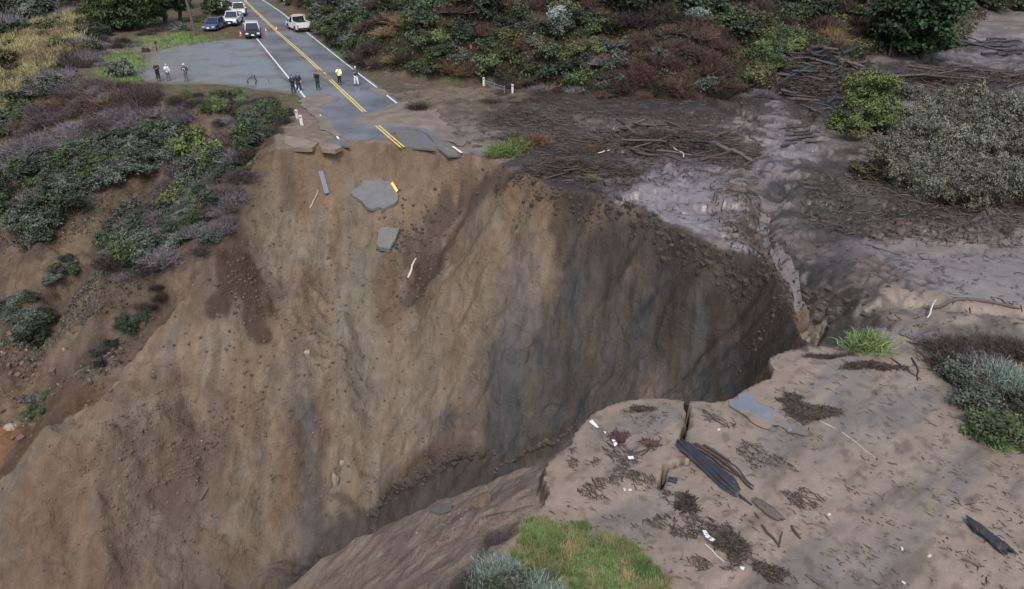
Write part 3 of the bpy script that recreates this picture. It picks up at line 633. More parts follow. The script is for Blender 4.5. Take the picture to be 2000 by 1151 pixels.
# slabs on the face
def face_slab(px, label, lift=.12, thick=.18, mat='slab'):
    W = np.array([G.hit(*p) for p in px]); c = W.mean(0); A = np.c_[W[:, :2], np.ones(len(W))]; co, *_ = np.linalg.lstsq(A, W[:, 2], rcond=None)
    mb = MB(); P_ = rough(W[:, :2], .22, .16, 5); z1 = P_[:, 0]*co[0]+P_[:, 1]*co[1]+co[2]+lift
    mb.prism([tuple(p-c[:2]) for p in P_], list(z1-thick-c[2]), list(z1-c[2]))
    o = mb.build('asphalt_slab', M[mat]); o.location = c; tag(o, label, 'asphalt slab'); return o, co, c, lift
fs, co, cc_, lf = face_slab([(684, 375), (712, 367), (764, 363), (777, 388), (778, 398), (762, 409), (742, 417), (722, 421), (710, 412), (700, 393)], 'large slab of grey asphalt with a yellow stripe lying on the slide face', .35, .2)
Pl = np.array([G.hit(*p)[:2] for p in [(766, 364), (777, 383)]]); dn = Pl[1]-Pl[0]; nn = np.array([-dn[1], dn[0]])/np.linalg.norm(dn)
mb = MB(); qv = [Pl[0]+nn*.06, Pl[1]+nn*.06, Pl[1]-nn*.1, Pl[0]-nn*.1]
mb.prism([tuple(p-cc_[:2]) for p in qv], [p[0]*co[0]+p[1]*co[1]+co[2]+lf-.01-cc_[2] for p in qv], [p[0]*co[0]+p[1]*co[1]+co[2]+lf+.008-cc_[2] for p in qv]); mb.build('centre_line', M['yellow'], fs)
face_slab([(740, 462), (756, 454), (782, 462), (774, 478), (762, 497), (738, 494)], 'smaller square slab of grey asphalt below the striped slab', .55, .3)
face_slab([(838, 1002), (868, 984), (884, 990), (882, 998), (860, 1004)], 'pale blue grey broken slab on the lower slope', .12, .1)
drw = drape('road_remnant', rough(xy([(1422, 783), (1432, 772), (1450, 769), (1470, 772), (1484, 786), (1500, 800), (1525, 815), (1560, 832), (1575, 850), (1545, 850), (1520, 838), (1500, 836), (1475, 822), (1462, 812), (1440, 808), (1425, 797)]), .18, .10, 6), M['asphalt'], lift=.05, res=.4)
drw.name = 'road'; tag(drw, kind='structure')
for a_ in ([(1505, 812), (1540, 822), (1590, 850), (1570, 858), (1530, 842), (1515, 832)], [(1440, 806), (1475, 815), (1510, 836), (1500, 846), (1460, 830)], [(1470, 775), (1490, 782), (1508, 800), (1500, 800), (1480, 792)]):
    tag(drape('mud_patch', rough(xy(a_), .15, .12, 4), M['mud'], lift=.055, dome=.012, dome_w=.2, res=.15, attrs=True), kind='structure')
for a in ([(1146, 815), (1157, 822), (1170, 838), (1165, 838), (1150, 826)], [(1194, 863), (1200, 864), (1206, 872), (1200, 877)], [(1225, 896), (1236, 896), (1238, 901), (1228, 902)], [(1371, 1040), (1378, 1040), (1386, 1052), (1397, 1058), (1390, 1062), (1376, 1053)], [(1178, 846), (1184, 848), (1182, 852)], [(1444, 1110), (1454, 1112), (1452, 1118), (1446, 1117)]):
    tag(drape('edge_line', xy(a), M['white'], lift=.045, res=.1), kind='structure')
# creek water
wm, wn, wl, wb = new_mat('silty_creek_water'); wb.inputs['Base Color'].default_value = (*lin(118, 110, 108), 1); wb.inputs['Roughness'].default_value = .12
nz_ = wn.new('ShaderNodeTexNoise'); nz_.inputs['Scale'].default_value = 4; bm_ = wn.new('ShaderNodeBump'); bm_.inputs['Strength'].default_value = .25; bm_.inputs['Distance'].default_value = .05
wl.new(nz_.outputs['Fac'], bm_.inputs['Height']); wl.new(bm_.outputs[0], wb.inputs['Normal'])
def stream(pts, w, lift=.04):
    W = np.array([G.hit(*p)[:2] for p in pts]); o = offset(W, 1); 
    s = np.linspace(0, 1, 40); L = np.r_[0, np.cumsum(np.linalg.norm(np.diff(W, axis=0), axis=1))]; L /= L[-1]
    c = np.c_[np.interp(s, L, W[:, 0]), np.interp(s, L, W[:, 1])]; t = np.gradient(c, axis=0); t /= np.linalg.norm(t, axis=1)[:, None]; nn = np.c_[-t[:, 1], t[:, 0]]
    ww = w*(1+.7*gnoise(s*9, s*0+2.5))[:, None]
    V_ = []
    for k_ in np.linspace(-.5, .5, 5):
        p = c+nn*ww*k_; V_.append(np.c_[p, G.at(p[:, 0], p[:, 1])+lift])
    V_ = np.concatenate(V_); n = 40
    q = [(a*n+i, a*n+i+1, (a+1)*n+i+1, (a+1)*n+i) for a in range(4) for i in range(n-1)]
    tag(link('stream', np_mesh('stream', V_, q, [wm], True)), kind='structure')
stream([(1452, 292), (1486, 332), (1520, 350)], .5); stream([(1496, 420), (1488, 445), (1500, 475), (1520, 500), (1540, 540), (1556, 580), (1562, 620)], .55)
stream([(1800, 655), (1815, 680), (1835, 705)], .9); stream([(1700, 648), (1760, 650), (1800, 655)], .5)

# ------------------------------------------------------------------ plants
def quads_from(c, u, v):
    V_ = np.stack([c-u-v, c+u-v, c+u+v, c-u+v], 1).reshape(-1, 3); return V_, np.arange(len(V_)).reshape(-1, 4)
def unit(a): return a/(np.linalg.norm(a, axis=-1, keepdims=True)+1e-9)
def leaf_cloud(r, blobs, n, size, asp=.6, up=.3, shell=.55):
    """leaves gathered in small sprays through a set of lobes (centre, radii)"""
    w = np.array([b[3]*b[4]*b[5] for b in blobs])**.66; w /= w.sum()
    ns = max(8, n//14); k = r.choice(len(blobs), ns, p=w); B = np.array(blobs)[k]
    d = unit(r.normal(size=(ns, 3))); d[:, 2] = np.where(d[:, 2] < -.35, -d[:, 2], d[:, 2])
    rad = shell+(1-shell)*r.random((ns, 1))**.6; rad *= 1+.25*r.normal(size=(ns, 1))*.6
    sc = B[:, :3]+d*B[:, 3:]*rad; tone_s = r.random(ns)
    j = r.integers(0, ns, n); spread = size*2.2
    c = sc[j]+r.normal(size=(n, 3))*spread*np.array([1, 1, .7]); c[:, 2] = np.maximum(c[:, 2], .02)
    nr = unit(d[j]*.7+np.array([0, 0, .55])+r.normal(size=(n, 3))*.5); a = unit(np.cross(nr, r.normal(size=(n, 3)))); b = np.cross(nr, a)
    s = size*(.6+.8*r.random((n, 1)))
    V_, F_ = quads_from(c, a*s, b*s*asp)
    t = np.clip(.6*tone_s[j]+.4*r.random(n)+.0, 0, 1)
    return V_, F_, np.repeat(t, 4)
def twig_cloud(r, n, rad, h, w, spread=1.0, curl=.15):
    az = r.uniform(0, 2*np.pi, n); el = r.uniform(.15, 1.35, n); L = r.uniform(.5, 1, n)
    d0 = np.c_[np.cos(az)*np.cos(el), np.sin(az)*np.cos(el), np.sin(el)]
    st = np.c_[r.normal(size=(n, 2))*.22*rad*spread, np.zeros(n)]; sc = np.array([rad, rad, h])
    p0 = st+d0*sc*(r.random((n, 1))*.5); p2 = st+d0*sc*L[:, None]+r.normal(size=(n, 3))*curl*rad
    p1 = (p0+p2)/2+r.normal(size=(n, 3))*.08*rad; V_ = []; F_ = []
    s = unit(np.cross(p2-p0, r.normal(size=(n, 3))))*w
    V_ = np.stack([p0-s, p0+s, p1+s*.7, p1-s*.7, p2+s*.3, p2-s*.3], 1).reshape(-1, 3); V_[:, 2] = np.maximum(V_[:, 2], 0)
    b = np.arange(n)[:, None]*6; F_ = np.concatenate([b+[0, 1, 2, 3], b+[3, 2, 4, 5]]); t = np.repeat(r.random(n), 6)
    return V_, F_, t
def merge(parts):
    V_, F_, T_, I_ = [], [], [], []; n = 0
    for (v, f, t, i) in parts: V_.append(v); F_.append(f+n); T_.append(t); I_.append(np.full(len(f), i)); n += len(v)
    return np.concatenate(V_), np.concatenate(F_), np.concatenate(T_), np.concatenate(I_)
def stems(r, n, rad, h, w, lean=.5):
    parts = []
    for _ in range(n):
        az = r.uniform(0, 6.28); e = np.array([math.cos(az)*rad*lean*r.uniform(.3, 1), math.sin(az)*rad*lean*r.uniform(.3, 1), h*r.uniform(.5, .85)])
        pts = [np.array([0, 0, -.3]), e*.4+r.normal(size=3)*.05, e]; ww = [w, w*.7, w*.3]
        for ax in (np.array([1, 0, 0]), np.array([0, 1, 0])):
            V_ = np.concatenate([[p-ax*q, p+ax*q] for p, q in zip(pts, ww)]); parts.append((V_, np.array([[0, 1, 3, 2], [2, 3, 5, 4]]), np.full(6, .5), 1))
    return parts
L = {}
def lm(k, a, b): L[k] = leaf_mat(k+'_foliage', lin(*a), lin(*b))
lm('sage', (60, 66, 58), (112, 118, 104)); lm('green', (50, 62, 42), (92, 108, 64)); lm('dark', (38, 48, 38), (70, 84, 58)); lm('lime', (76, 92, 44), (116, 132, 64)); lm('grey', (92, 84, 86), (142, 132, 138))
lm('red', (72, 54, 48), (112, 88, 76)); lm('purple', (74, 62, 60), (112, 98, 98)); lm('olive', (66, 68, 42), (104, 102, 60)); lm('straw', (122, 112, 74), (178, 164, 108)); lm('orange', (96, 76, 48), (136, 108, 64)); lm('willow', (62, 70, 54), (134, 132, 112))
lm('brown', (52, 45, 41), (82, 72, 64)); lm('grass', (74, 94, 50), (132, 150, 80)); lm('pale', (92, 112, 104), (160, 178, 166)); lm('tree', (28, 44, 24), (56, 80, 38)); lm('cyp', (34, 54, 28), (80, 106, 44)); lm('litter', (48, 42, 37), (90, 78, 68))
M['bark'] = simple('grey_bark', lin(92, 80, 70), .9, var=.3, scale=6, bump=.5); M['stem'] = simple('shrub_stem', lin(84, 72, 64), .9)
def bush_mesh(kind, seed, leafy=1.0, n=2400, size=.085, form='dome'):
    r = np.random.default_rng(seed); parts = []
    if form in ('dome', 'loose'):
        nb = 12; blobs = [(0, 0, .32, .5, .5, .36)]
        for _ in range(nb): a = r.uniform(0, 6.28); q = r.uniform(.3, .7); s = r.uniform(.14, .42); blobs.append((math.cos(a)*q*r.uniform(.8, 1.4), math.sin(a)*q*1.15, r.uniform(.15, .8), s, s, s*r.uniform(.7, 1.3)))
        parts.append((*leaf_cloud(r, blobs, n, size), 0)); parts += stems(r, 8, 1, .8, .02, .8); parts.append((*twig_cloud(r, 160, 1.0, .95, .008), 1))
        if form == 'loose': parts.append((*twig_cloud(r, 260, 1.05, .95, .009), 1))
    elif form == 'fine':
        blobs = [(0, 0, .4, .55, .55, .4)]
        for _ in range(22): a = r.uniform(0, 6.28); q = r.uniform(.2, .85); s = r.uniform(.12, .3); blobs.append((math.cos(a)*q, math.sin(a)*q, r.uniform(.15, .95)*(1-.4*q), s, s, s))
        parts.append((*leaf_cloud(r, blobs, 9000, .026, .45), 0)); parts.append((*twig_cloud(r, 500, 1.0, .95, .007), 1)); parts += stems(r, 10, 1, .8, .02, .8)
    elif form == 'twig':
        parts.append((*twig_cloud(r, 1500, 1.0, .85, .014, 1.6, .12), 0)); parts += stems(r, 5, 1, .7, .02, .7)
    elif form == 'spray':
        v, f, t = twig_cloud(r, 1500, .95, 1.0, .02, 1.8, .06); parts.append((v, f, t, 0)); parts += stems(r, 6, 1, .7, .02, .7)
    elif form == 'tuft':
        v, f, t = twig_cloud(r, 900, .9, 1.0, .022, 1.3, .12); parts.append((v, f, t, 0))
    V_, F_, T_, I_ = merge(parts)
    return np_mesh(kind+'_shrub', V_, F_, [L[kind], M['stem']], False, I_, {'tone': T_})
BM = {}
def bm_get(kind, form, dense=False):
    key = (kind, form)
    if key not in BM: BM[key] = [bush_mesh(kind, 100+len(BM)*3+i, n=2600, size=.062 if form != 'dome' else .055, form=form) for i in range(2)]
    return BM[key]
LAB = {'sage': 'grey green sagebrush mound', 'green': 'mid green leafy shrub', 'dark': 'dark green dense shrub', 'lime': 'bright yellow green shrub', 'grey': 'leafless grey twiggy shrub', 'red': 'rusty red brown dead shrub',
       'purple': 'purplish brown leafless shrub', 'olive': 'olive green low shrub', 'straw': 'straw yellow pampas like tuft', 'orange': 'orange brown dry shrub', 'willow': 'pale grey green willow bush', 'brown': 'dark brown bare shrub', 'grass': 'fresh green tuft of grass', 'pale': 'silvery blue green leafy shrub'}
FORM = {'sage': 'dome', 'green': 'dome', 'dark': 'dome', 'lime': 'dome', 'grey': 'twig', 'red': 'twig', 'purple': 'twig', 'olive': 'loose', 'straw': 'tuft', 'orange': 'twig', 'willow': 'loose', 'brown': 'twig', 'grass': 'tuft', 'pale': 'dome'}
nbush = 0
def bush(px, py, kind, r_, h=None, where='', label=None, group=None, form=None, world=None):
    global nbush
    p = G.hit(px, py) if world is None else np.array([*world, float(G.at(*world))])
    ms = bm_get(kind, form or FORM[kind]); me = ms[random.randrange(2)]; r_ = r_*1.12
    nm_ = {'grass': 'grass_tuft', 'straw': 'grass_tuft', 'sage': 'sagebrush', 'pale': 'sagebrush', 'red': 'dead_shrub', 'brown': 'dead_shrub', 'orange': 'dead_shrub', 'grey': 'bare_shrub', 'purple': 'bare_shrub', 'willow': 'willow_bush'}.get(kind, 'leafy_shrub')
    o = link(nm_, me); o.location = (p[0], p[1], p[2]-.08*r_); h = h or r_*random.uniform(.9, 1.25)
    o.scale = (r_*random.uniform(.9, 1.15), r_*random.uniform(.9, 1.15), h); o.rotation_euler = (random.uniform(-.12, .12), random.uniform(-.12, .12), random.uniform(0, 6.28))
    tag(o, label or f'{LAB[kind]} {where}', nm_.replace('_', ' '), group if (group or label) else f'{LAB[kind]}s {where}'); nbush += 1
    return o
def pip(px, py, P_): return bool(inside(np.array([px*1.]), np.array([py*1.]), np.array(P_, float))[0])
def scatter(poly, kinds, n, rr, where, hmul=(.8, 1.2), mind=0):
    P_ = np.array(poly); lo, hi = P_.min(0), P_.max(0); names = [k for k, w in kinds for _ in range(w)]; c = 0; t = 0; pts = []
    while c < n and t < n*40:
        t += 1; px = random.uniform(lo[0], hi[0]); py = random.uniform(lo[1], hi[1])
        if not pip(px, py, poly): continue
        p = G.hit(px, py)[:2]
        if mind and any((p[0]-a)**2+(p[1]-b)**2 < mind*mind for a, b in pts): continue
        pts.append(tuple(p)); q = random.uniform(*rr); k = random.choice(names)
        bush(px, py, k, q, q*random.uniform(*hmul), where, world=tuple(p)); c += 1
HW = 'on the hill above the mud'
# the inland hill, band by band
scatter([(610, -20), (700, -20), (700, 120), (665, 105), (620, 60)], [('sage', 3), ('dark', 4), ('green', 1)], 30, (1.0, 1.7), 'on the bank right of the road', mind=1.3)
scatter([(690, 20), (850, 0), (960, 60), (1000, 160), (780, 148), (700, 130)], [('dark', 3), ('green', 3), ('red', 2), ('sage', 1), ('orange', 1), ('brown', 1)], 46, (.8, 1.6), HW+' left of centre', mind=1.2)
scatter([(700, -30), (1100, -30), (1100, 30), (850, 50), (700, 20)], [('green', 3), ('red', 3), ('dark', 3), ('sage', 1), ('purple', 1)], 40, (1.0, 1.9), 'high on the hill above the mud', mind=1.5)
scatter([(960, 40), (1200, 40), (1210, 180), (1000, 160)], [('green', 3), ('sage', 2), ('red', 2), ('olive', 2), ('dark', 2), ('grey', 1)], 44, (.7, 1.4), HW+' in the middle', mind=1.1)
scatter([(1180, 90), (1280, 55), (1400, 50), (1440, 100), (1430, 175), (1190, 180)], [('red', 9), ('sage', 1), ('brown', 1)], 46, (.8, 1.4), HW+' in the rusty patch', mind=1.0)
scatter([(1100, -30), (1700, -30), (1700, 40), (1450, 70), (1280, 50), (1100, 50)], [('dark', 4), ('green', 4), ('red', 1), ('olive', 2), ('brown', 2)], 60, (1.0, 2.0), 'high on the right of the hill', mind=1.5)
scatter([(1430, 80), (1560, 70), (1580, 130), (1520, 170), (1440, 160)], [('lime', 1), ('green', 5), ('olive', 2)], 22, (.8, 1.4), 'in the green patch of the hill', mind=1.0)
scatter([(1560, 50), (1700, 30), (1700, 110), (1650, 140), (1580, 130)], [('brown', 4), ('olive', 2), ('red', 2), ('green', 1)], 22, (.8, 1.6), 'on the brown end of the hill', mind=1.0)
scatter([(950, 150), (1200, 165), (1500, 165), (1500, 190), (1200, 192), (960, 168)], [('brown', 3), ('grey', 1), ('dark', 1), ('red', 2)], 30, (.6, 1.0), 'along the foot of the hill', mind=.9)
scatter([(1890, -10), (2010, -20), (2010, 16), (1920, 20)], [('dark', 3), ('brown', 2)], 14, (1.5, 2.6), 'beyond the upper mud flow')
for a in ((840, 40, 'sage', 1.3), (1095, 60, 'sage', 1.3), (1085, 40, 'pale', 1.0), (1170, 110, 'lime', 1.0), (880, 140, 'orange', 1.3), (905, 145, 'orange', 1.0), (1620, 80, 'orange', 1.6), (860, 85, 'lime', 1.0), (1290, 115, 'sage', .9), (1360, 40, 'pale', 1.0), (820, 90, 'green', 1.2), (1100, 120, 'lime', .9), (1190, 140, 'green', .9), (1240, 150, 'grass', .7)):
    bush(*a, where='standing out '+HW)
# coast side, left of the slide
LS = 'left of the slide'
scatter([(0, 300), (130, 262), (250, 215), (330, 205), (400, 225), (250, 268), (130, 300), (0, 350)], [('grey', 6), ('purple', 1)], 46, (.7, 1.2), 'in the grey strip '+LS, mind=.9)
scatter([(20, 262), (110, 185), (180, 165), (300, 178), (300, 200), (170, 220), (70, 262)], [('purple', 5), ('red', 2), ('grey', 1)], 40, (.8, 1.3), 'below the pullout far left', mind=.9)
scatter([(0, 330), (160, 300), (300, 250), (360, 260), (320, 330), (230, 350), (120, 440), (60, 480), (0, 430)], [('sage', 4), ('dark', 5), ('green', 3), ('grey', 1)], 90, (.7, 1.35), 'in the dark thicket '+LS, mind=.8)
scatter([(330, 310), (440, 270), (530, 262), (470, 320), (430, 400), (370, 460), (300, 540), (220, 560), (210, 470), (250, 410), (320, 400)], [('sage', 4), ('green', 3), ('purple', 3), ('grey', 2), ('dark', 3), ('brown', 1)], 85, (.55, 1.25), 'on the brushy rib beside the slide', mind=.7)
scatter([(390, 330), (480, 285), (520, 268), (500, 300), (455, 400), (425, 480), (370, 500), (350, 440)], [('purple', 3), ('grey', 3), ('sage', 2), ('brown', 2), ('dark', 1), ('green', 1)], 50, (.45, 1.0), 'along the edge of the slide', mind=.55)
scatter([(330, 190), (430, 180), (530, 200), (530, 225), (430, 220), (340, 215)], [('green', 3), ('grass', 2), ('lime', 1), ('brown', 2), ('purple', 1)], 30, (.45, .8), 'on the bank below the pullout', mind=.6)
scatter([(420, 215), (560, 225), (540, 262), (440, 270)], [('brown', 2), ('purple', 2), ('green', 2), ('grey', 1)], 20, (.4, .8), 'on the brown bank beside the road end', mind=.6)
scatter([(0, 90), (60, 45), (170, 20), (165, 70), (120, 130), (60, 190), (0, 260)], [('straw', 8), ('olive', 1)], 110, (1.0, 1.9), 'on the yellow slope at the far left', mind=1.3)
scatter([(0, 0), (110, 0), (60, 50), (0, 90)], [('sage', 2), ('dark', 3), ('grey', 2)], 24, (2.0, 3.4), 'at the far top left', mind=2)
scatter([(110, 0), (230, 0), (210, 60), (180, 120), (130, 160), (80, 200), (130, 110)], [('brown', 3), ('grey', 3), ('dark', 2), ('olive', 2)], 50, (1.0, 1.8), 'in the dark band below the pullout far left', mind=1.2)
scatter([(0, 190), (70, 170), (110, 170), (50, 240), (0, 280)], [('dark', 3), ('green', 2), ('sage', 1)], 18, (.9, 1.4), 'between the yellow slope and purple brush', mind=1)
scatter([(0, 590), (60, 580), (105, 610), (95, 670), (40, 665), (0, 640)], [('sage', 3), ('dark', 2)], 16, (.5, .9), 'at the left edge low on the slope', mind=.6)
scatter([(50, 780), (80, 765), (110, 770), (80, 810), (50, 830)], [('green', 2), ('sage', 1)], 7, (.3, .5), 'beside the gully low on the left')
scatter([(180, 690), (230, 640), (330, 540), (340, 560), (250, 660), (190, 720)], [('dark', 2), ('brown', 3), ('purple', 2)], 16, (.3, .6), 'along the dark rib of the slide')
scatter([(100, 510), (180, 500), (160, 540), (100, 560)], [('sage', 2), ('green', 1), ('dark', 1)], 7, (.4, .6), 'on the orange soil at the left')
for a in ((380, 305, 'lime', 1.5), (415, 305, 'lime', 1.1), (350, 300, 'lime', .9), (345, 400, 'lime', 1.1), (360, 385, 'lime', .9), (505, 262, 'green', 1.2), (485, 255, 'sage', 1.0), (240, 150, 'sage', 1.2), (105, 180, 'sage', 1.2), (225, 480, 'green', 1.0), (250, 500, 'green', .9), (440, 288, 'purple', 1.2), (255, 430, 'sage', 1.1), (75, 470, 'dark', 1.1)):
    bush(*a, where='standing out '+LS)
# rim and near plants
bush(985, 300, 'grass', 1.1, 1.0, label='green grassy clump overhanging the rim beside the road plates'); bush(1010, 292, 'grass', 1.0, 1.0, label='green grass clump just behind the rim near the orange shrub'); bush(965, 305, 'grass', .8, .6, label='low green tuft at the rim nearest the road plates')
bush(1040, 280, 'orange', 1.1, 1.0, label='orange brown dry shrub behind the green rim clump'); bush(1010, 280, 'olive', .9, .8, label='olive shrub between the green clump and orange shrub')
bush(1140, 335, 'grass', .6, .45, label='bright green uprooted sprig on dark debris at the rim'); bush(1158, 350, 'grass', .5, .35, label='small green sprig hanging toward the silty rim')
bush(812, 215, 'brown', 1.0, .8, label='dark uprooted brush lying on mud right of the road')
for a in ((1130, 300, 'brown', 1.0), (1160, 290, 'orange', .8), (1090, 318, 'brown', .9), (1010, 225, 'brown', 1.0), (960, 200, 'brown', .8), (1220, 340, 'brown', .8)): bush(*a, h=a[3]*.5, where='tangled in the dark debris by the rim')
bush(1695, 678, 'grass', .85, .75, label='bright green shrub on the near rim by the creek'); bush(1680, 682, 'grass', .5, .5, label='small green tuft left of the rim shrub')
for a in ((1880, 685), (1920, 680), (1960, 680), (1850, 675), (1990, 690)): bush(*a, 'brown', .9, .5, where='in the dark thicket behind the near slab')
for a, k_ in (((1870, 735), 'sage'), ((1905, 760), 'purple'), ((1960, 745), 'pale'), ((1990, 760), 'pale'), ((1940, 790), 'brown'), ((1985, 810), 'brown'), ((1925, 835), 'green'), ((1955, 855), 'green'), ((1990, 860), 'green'), ((1850, 720), 'brown'), ((2010, 800), 'sage'), ((1900, 790), 'sage'), ((1920, 720), 'grey')):
    bush(*a, k_, .75 if k_ != 'pale' else .8, .7, where='at the right edge of the near slab', form='spray' if k_ == 'pale' else None)
scatter([(1900, 830), (2010, 840), (2010, 880), (1940, 868)], [('grass', 1)], 10, (.35, .5), 'at the foot of the right edge shrubs')
for i, a in enumerate(((962, 1135, 'pale', .5), (985, 1120, 'pale', .36), (1040, 1165, 'pale', .5), (945, 1165, 'pale', .4), (1005, 1180, 'sage', .5), (1075, 1190, 'pale', .45), (955, 1200, 'dark', .6), (925, 1160, 'brown', .5), (1005, 1140, 'brown', .35))): bush(*a, h=a[3]*1.25, where='at the bottom edge by the bright grass', form='spray' if a[2] == 'pale' else None)
bush(975, 1062, 'purple', .45, .3, label='small purplish brush on the lip above the lower slope')
# willows on the right
for a in ((1820, 215, 2.6), (1880, 205, 3.0), (1960, 225, 3.0), (1790, 235, 2.3), (1740, 300, 2.4), (1800, 270, 2.9), (1780, 340, 2.3), (1850, 330, 2.8), (1900, 280, 2.8), (1950, 350, 2.6), (1990, 290, 2.8), (1860, 230, 2.2), (1940, 220, 2.4), (1995, 370, 2.2), (1900, 370, 2.2), (1830, 370, 1.8)):
    bush(a[0], a[1]+25, 'willow', a[2]*.72, a[2]*1.05, where='in the thicket at right', form='fine')
bush(1775, 190, 'sage', 1.1, 1.2, label='grey green bush behind the log tangle right of the leafy tree')
bush(1690, 345, 'olive', 1.1, .8, label='low olive shrub at the left foot of the willow thicket')
print('shrubs', nbush)

# grass sheet at the bottom (uncountable) : blades on the near patch
def grass(name, mask, n, h, w, kind, label):
    jj = np.argwhere(mask > .4); k_ = rng.integers(0, len(jj), n); a = jj[k_]
    x = gx[a[:, 1]]+rng.uniform(0, .1, n); y = gy[a[:, 0]]+rng.uniform(0, .1, n); z = G.at(x, y); c = np.c_[x, y, z]
    az = rng.uniform(0, 6.28, n); hh = h*rng.uniform(.4, 1.2, n)*(.7+.6*sstep(-.4, .5, fbm(x, y, .9, 3, 8))); tip = c+np.c_[np.cos(az)*hh*.5, np.sin(az)*hh*.5, hh]; s = np.c_[-np.sin(az), np.cos(az), az*0]*w
    V_ = np.stack([c-s, c+s, tip+s*.2, tip-s*.2], 1).reshape(-1, 3); t = np.repeat(np.clip(.5*rng.random(n)+.5*sstep(-.5, .6, fbm(x, y, .7, 3, 9)), 0, 1), 4)
    tag(link(name, np_mesh(name, V_, np.arange(len(V_)).reshape(-1, 4), [L[kind]], False, None, {'tone': t})), label, 'grass', kind='stuff')
gm = grs*sstep(-.5, -.1, fbm(X, Y, 1.6, 4, 19))
grass('grass', gm, 42000, .12, .008, 'grass', 'bright green grass patch at the bottom edge of the slab'); grass('grass', grs*sstep(0, .3, fbm(X, Y, 1.1, 4, 29)), 9000, .15, .008, 'straw', 'dry yellow blades mixed into the bottom grass patch')
lotg = np.maximum(blob(FG, (240, 128), (285, 128), (240, 165), .3, .4, 3), blob(FG, (350, 78), (430, 76), (330, 92), .4, .5, 4))*(X < 0)
grass('grass', lotg, 9000, .25, .03, 'grass', 'short green grass beside the pullout')

# low scrub cover between the shrubs (uncountable)
def cover(name, mask, n, size, kinds, label, hmax=.5):
    jj = np.argwhere(mask > .5); w = (np.gradient(gx)[jj[:, 1]]*np.gradient(gy)[jj[:, 0]]); w = w/w.sum()
    a = jj[rng.choice(len(jj), n, p=w)]; x = gx[a[:, 1]]+rng.uniform(-.5, .5, n)*np.gradient(gx)[a[:, 1]]; y = gy[a[:, 0]]+rng.uniform(-.5, .5, n)*np.gradient(gy)[a[:, 0]]
    hgt = hmax*rng.random(n)*sstep(-.3, .6, fbm(x, y, .5, 3, 5)); c = np.c_[x, y, G.at(x, y)+hgt]
    a_ = unit(rng.normal(size=(n, 3))+[0, 0, .3]); b_ = unit(np.cross(a_, rng.normal(size=(n, 3)))); s = size*rng.uniform(.5, 1.4, (n, 1)); V_, F_ = quads_from(c, a_*s, b_*s*.6)
    zone = fbm(x, y, .22, 3, 15)+.09*rng.normal(size=n); mi = np.clip(((zone+.7)/1.4*len(kinds)).astype(int), 0, len(kinds)-1)
    tag(link(name, np_mesh(name, V_, F_, [L[k_] for k_ in kinds], False, mi, {'tone': np.repeat(rng.random(n), 4)})), label, 'ground cover', kind='stuff')
vis = (Y < 135)
cover('undergrowth', (hs_d > .3) & (hs_d < 24) & vis & (X > -25) & (X < 75), 150000, .11, ['dark', 'green', 'brown', 'red', 'olive', 'sage'], 'mixed low scrub covering the hill between the shrubs', .8)
cover('undergrowth', lft*(sP < -.3)*((dist_poly(X, Y, leftW, False) > .5)|(X < -30))*(fbm(X, Y, .13, 3, 44)+.35*sstep(60, 68, Y)+.1*(X < -30) > .12)*(X > -90)*vis > .5, 130000, .065, ['brown', 'sage', 'litter', 'olive', 'brown', 'green'], 'low dry scrub on the slope left of the slide', .55)

def litter(name, polys, n, ln, wd, kind, label, clump=0.0, zj=.02, follow=None):
    Vs, Fs, Ts = [], [], []; m = 0
    for poly, frac in polys:
        k_ = int(n*frac); P_ = np.array(poly, float); lo, hi = P_.min(0), P_.max(0); px = rng.uniform(lo[0], hi[0], k_*8); py = rng.uniform(lo[1], hi[1], k_*8)
        ok = inside(px, py, P_); px, py = px[ok], py[ok]
        c3 = np.array([un(a, b, 0) for a, b in zip(px, py)])
        c3 = c3[sdist(c3[:, 0], c3[:, 1], P) > .15]
        if clump: ok = fbm(c3[:, 0], c3[:, 1], 1.0, 4, 6) > clump; c3 = c3[ok]
        c3 = c3[:k_]; k_ = len(c3); az = rng.uniform(0, 6.28, k_) if follow is None else rng.normal(follow, .55, k_)
        l_ = rng.uniform(*ln, k_)*rng.choice([.35, .6, 1.0], k_); w_ = rng.uniform(*wd, k_); d = np.c_[np.cos(az), np.sin(az), rng.normal(0, .12, k_)]
        bend = rng.normal(0, .15, (k_, 1))*np.c_[-np.sin(az), np.cos(az), az*0]*l_[:, None]
        p0 = c3-d*l_[:, None]/2; p1 = c3+bend; p2 = c3+d*l_[:, None]/2
        for p in (p0, p1, p2): p[:, 2] = G.at(p[:, 0], p[:, 1])+w_*.5+rng.uniform(0, zj, k_)
        sd_ = np.c_[-np.sin(az), np.cos(az), az*0]*w_[:, None]*.5; up = np.c_[az*0, az*0, w_*.6]
        V_ = np.stack([p0-sd_, p0+sd_, p0+up, p1-sd_, p1+sd_, p1+up, p2-sd_*.4, p2+sd_*.4, p2+up*.4], 1).reshape(-1, 3)
        b = np.arange(k_)[:, None]*9
        F_ = np.concatenate([b+q for q in ([0, 3, 5, 2], [1, 2, 5, 4], [0, 1, 4, 3], [3, 6, 8, 5], [4, 5, 8, 7], [3, 4, 7, 6])])
        Vs.append(V_); Fs.append(F_+m); Ts.append(np.repeat(rng.random(k_), 9)); m += len(V_)
    tag(link(name, np_mesh(name, np.concatenate(Vs), np.concatenate(Fs), [L[kind]], False, None, {'tone': np.concatenate(Ts)})), label, 'debris', kind='stuff')
NS = [(1130, 850), (1240, 785), (1410, 785), (1515, 695), (1650, 680), (1830, 720), (1900, 850), (2000, 900), (2050, 1151), (1270, 1160), (1060, 1000), (1075, 920)]
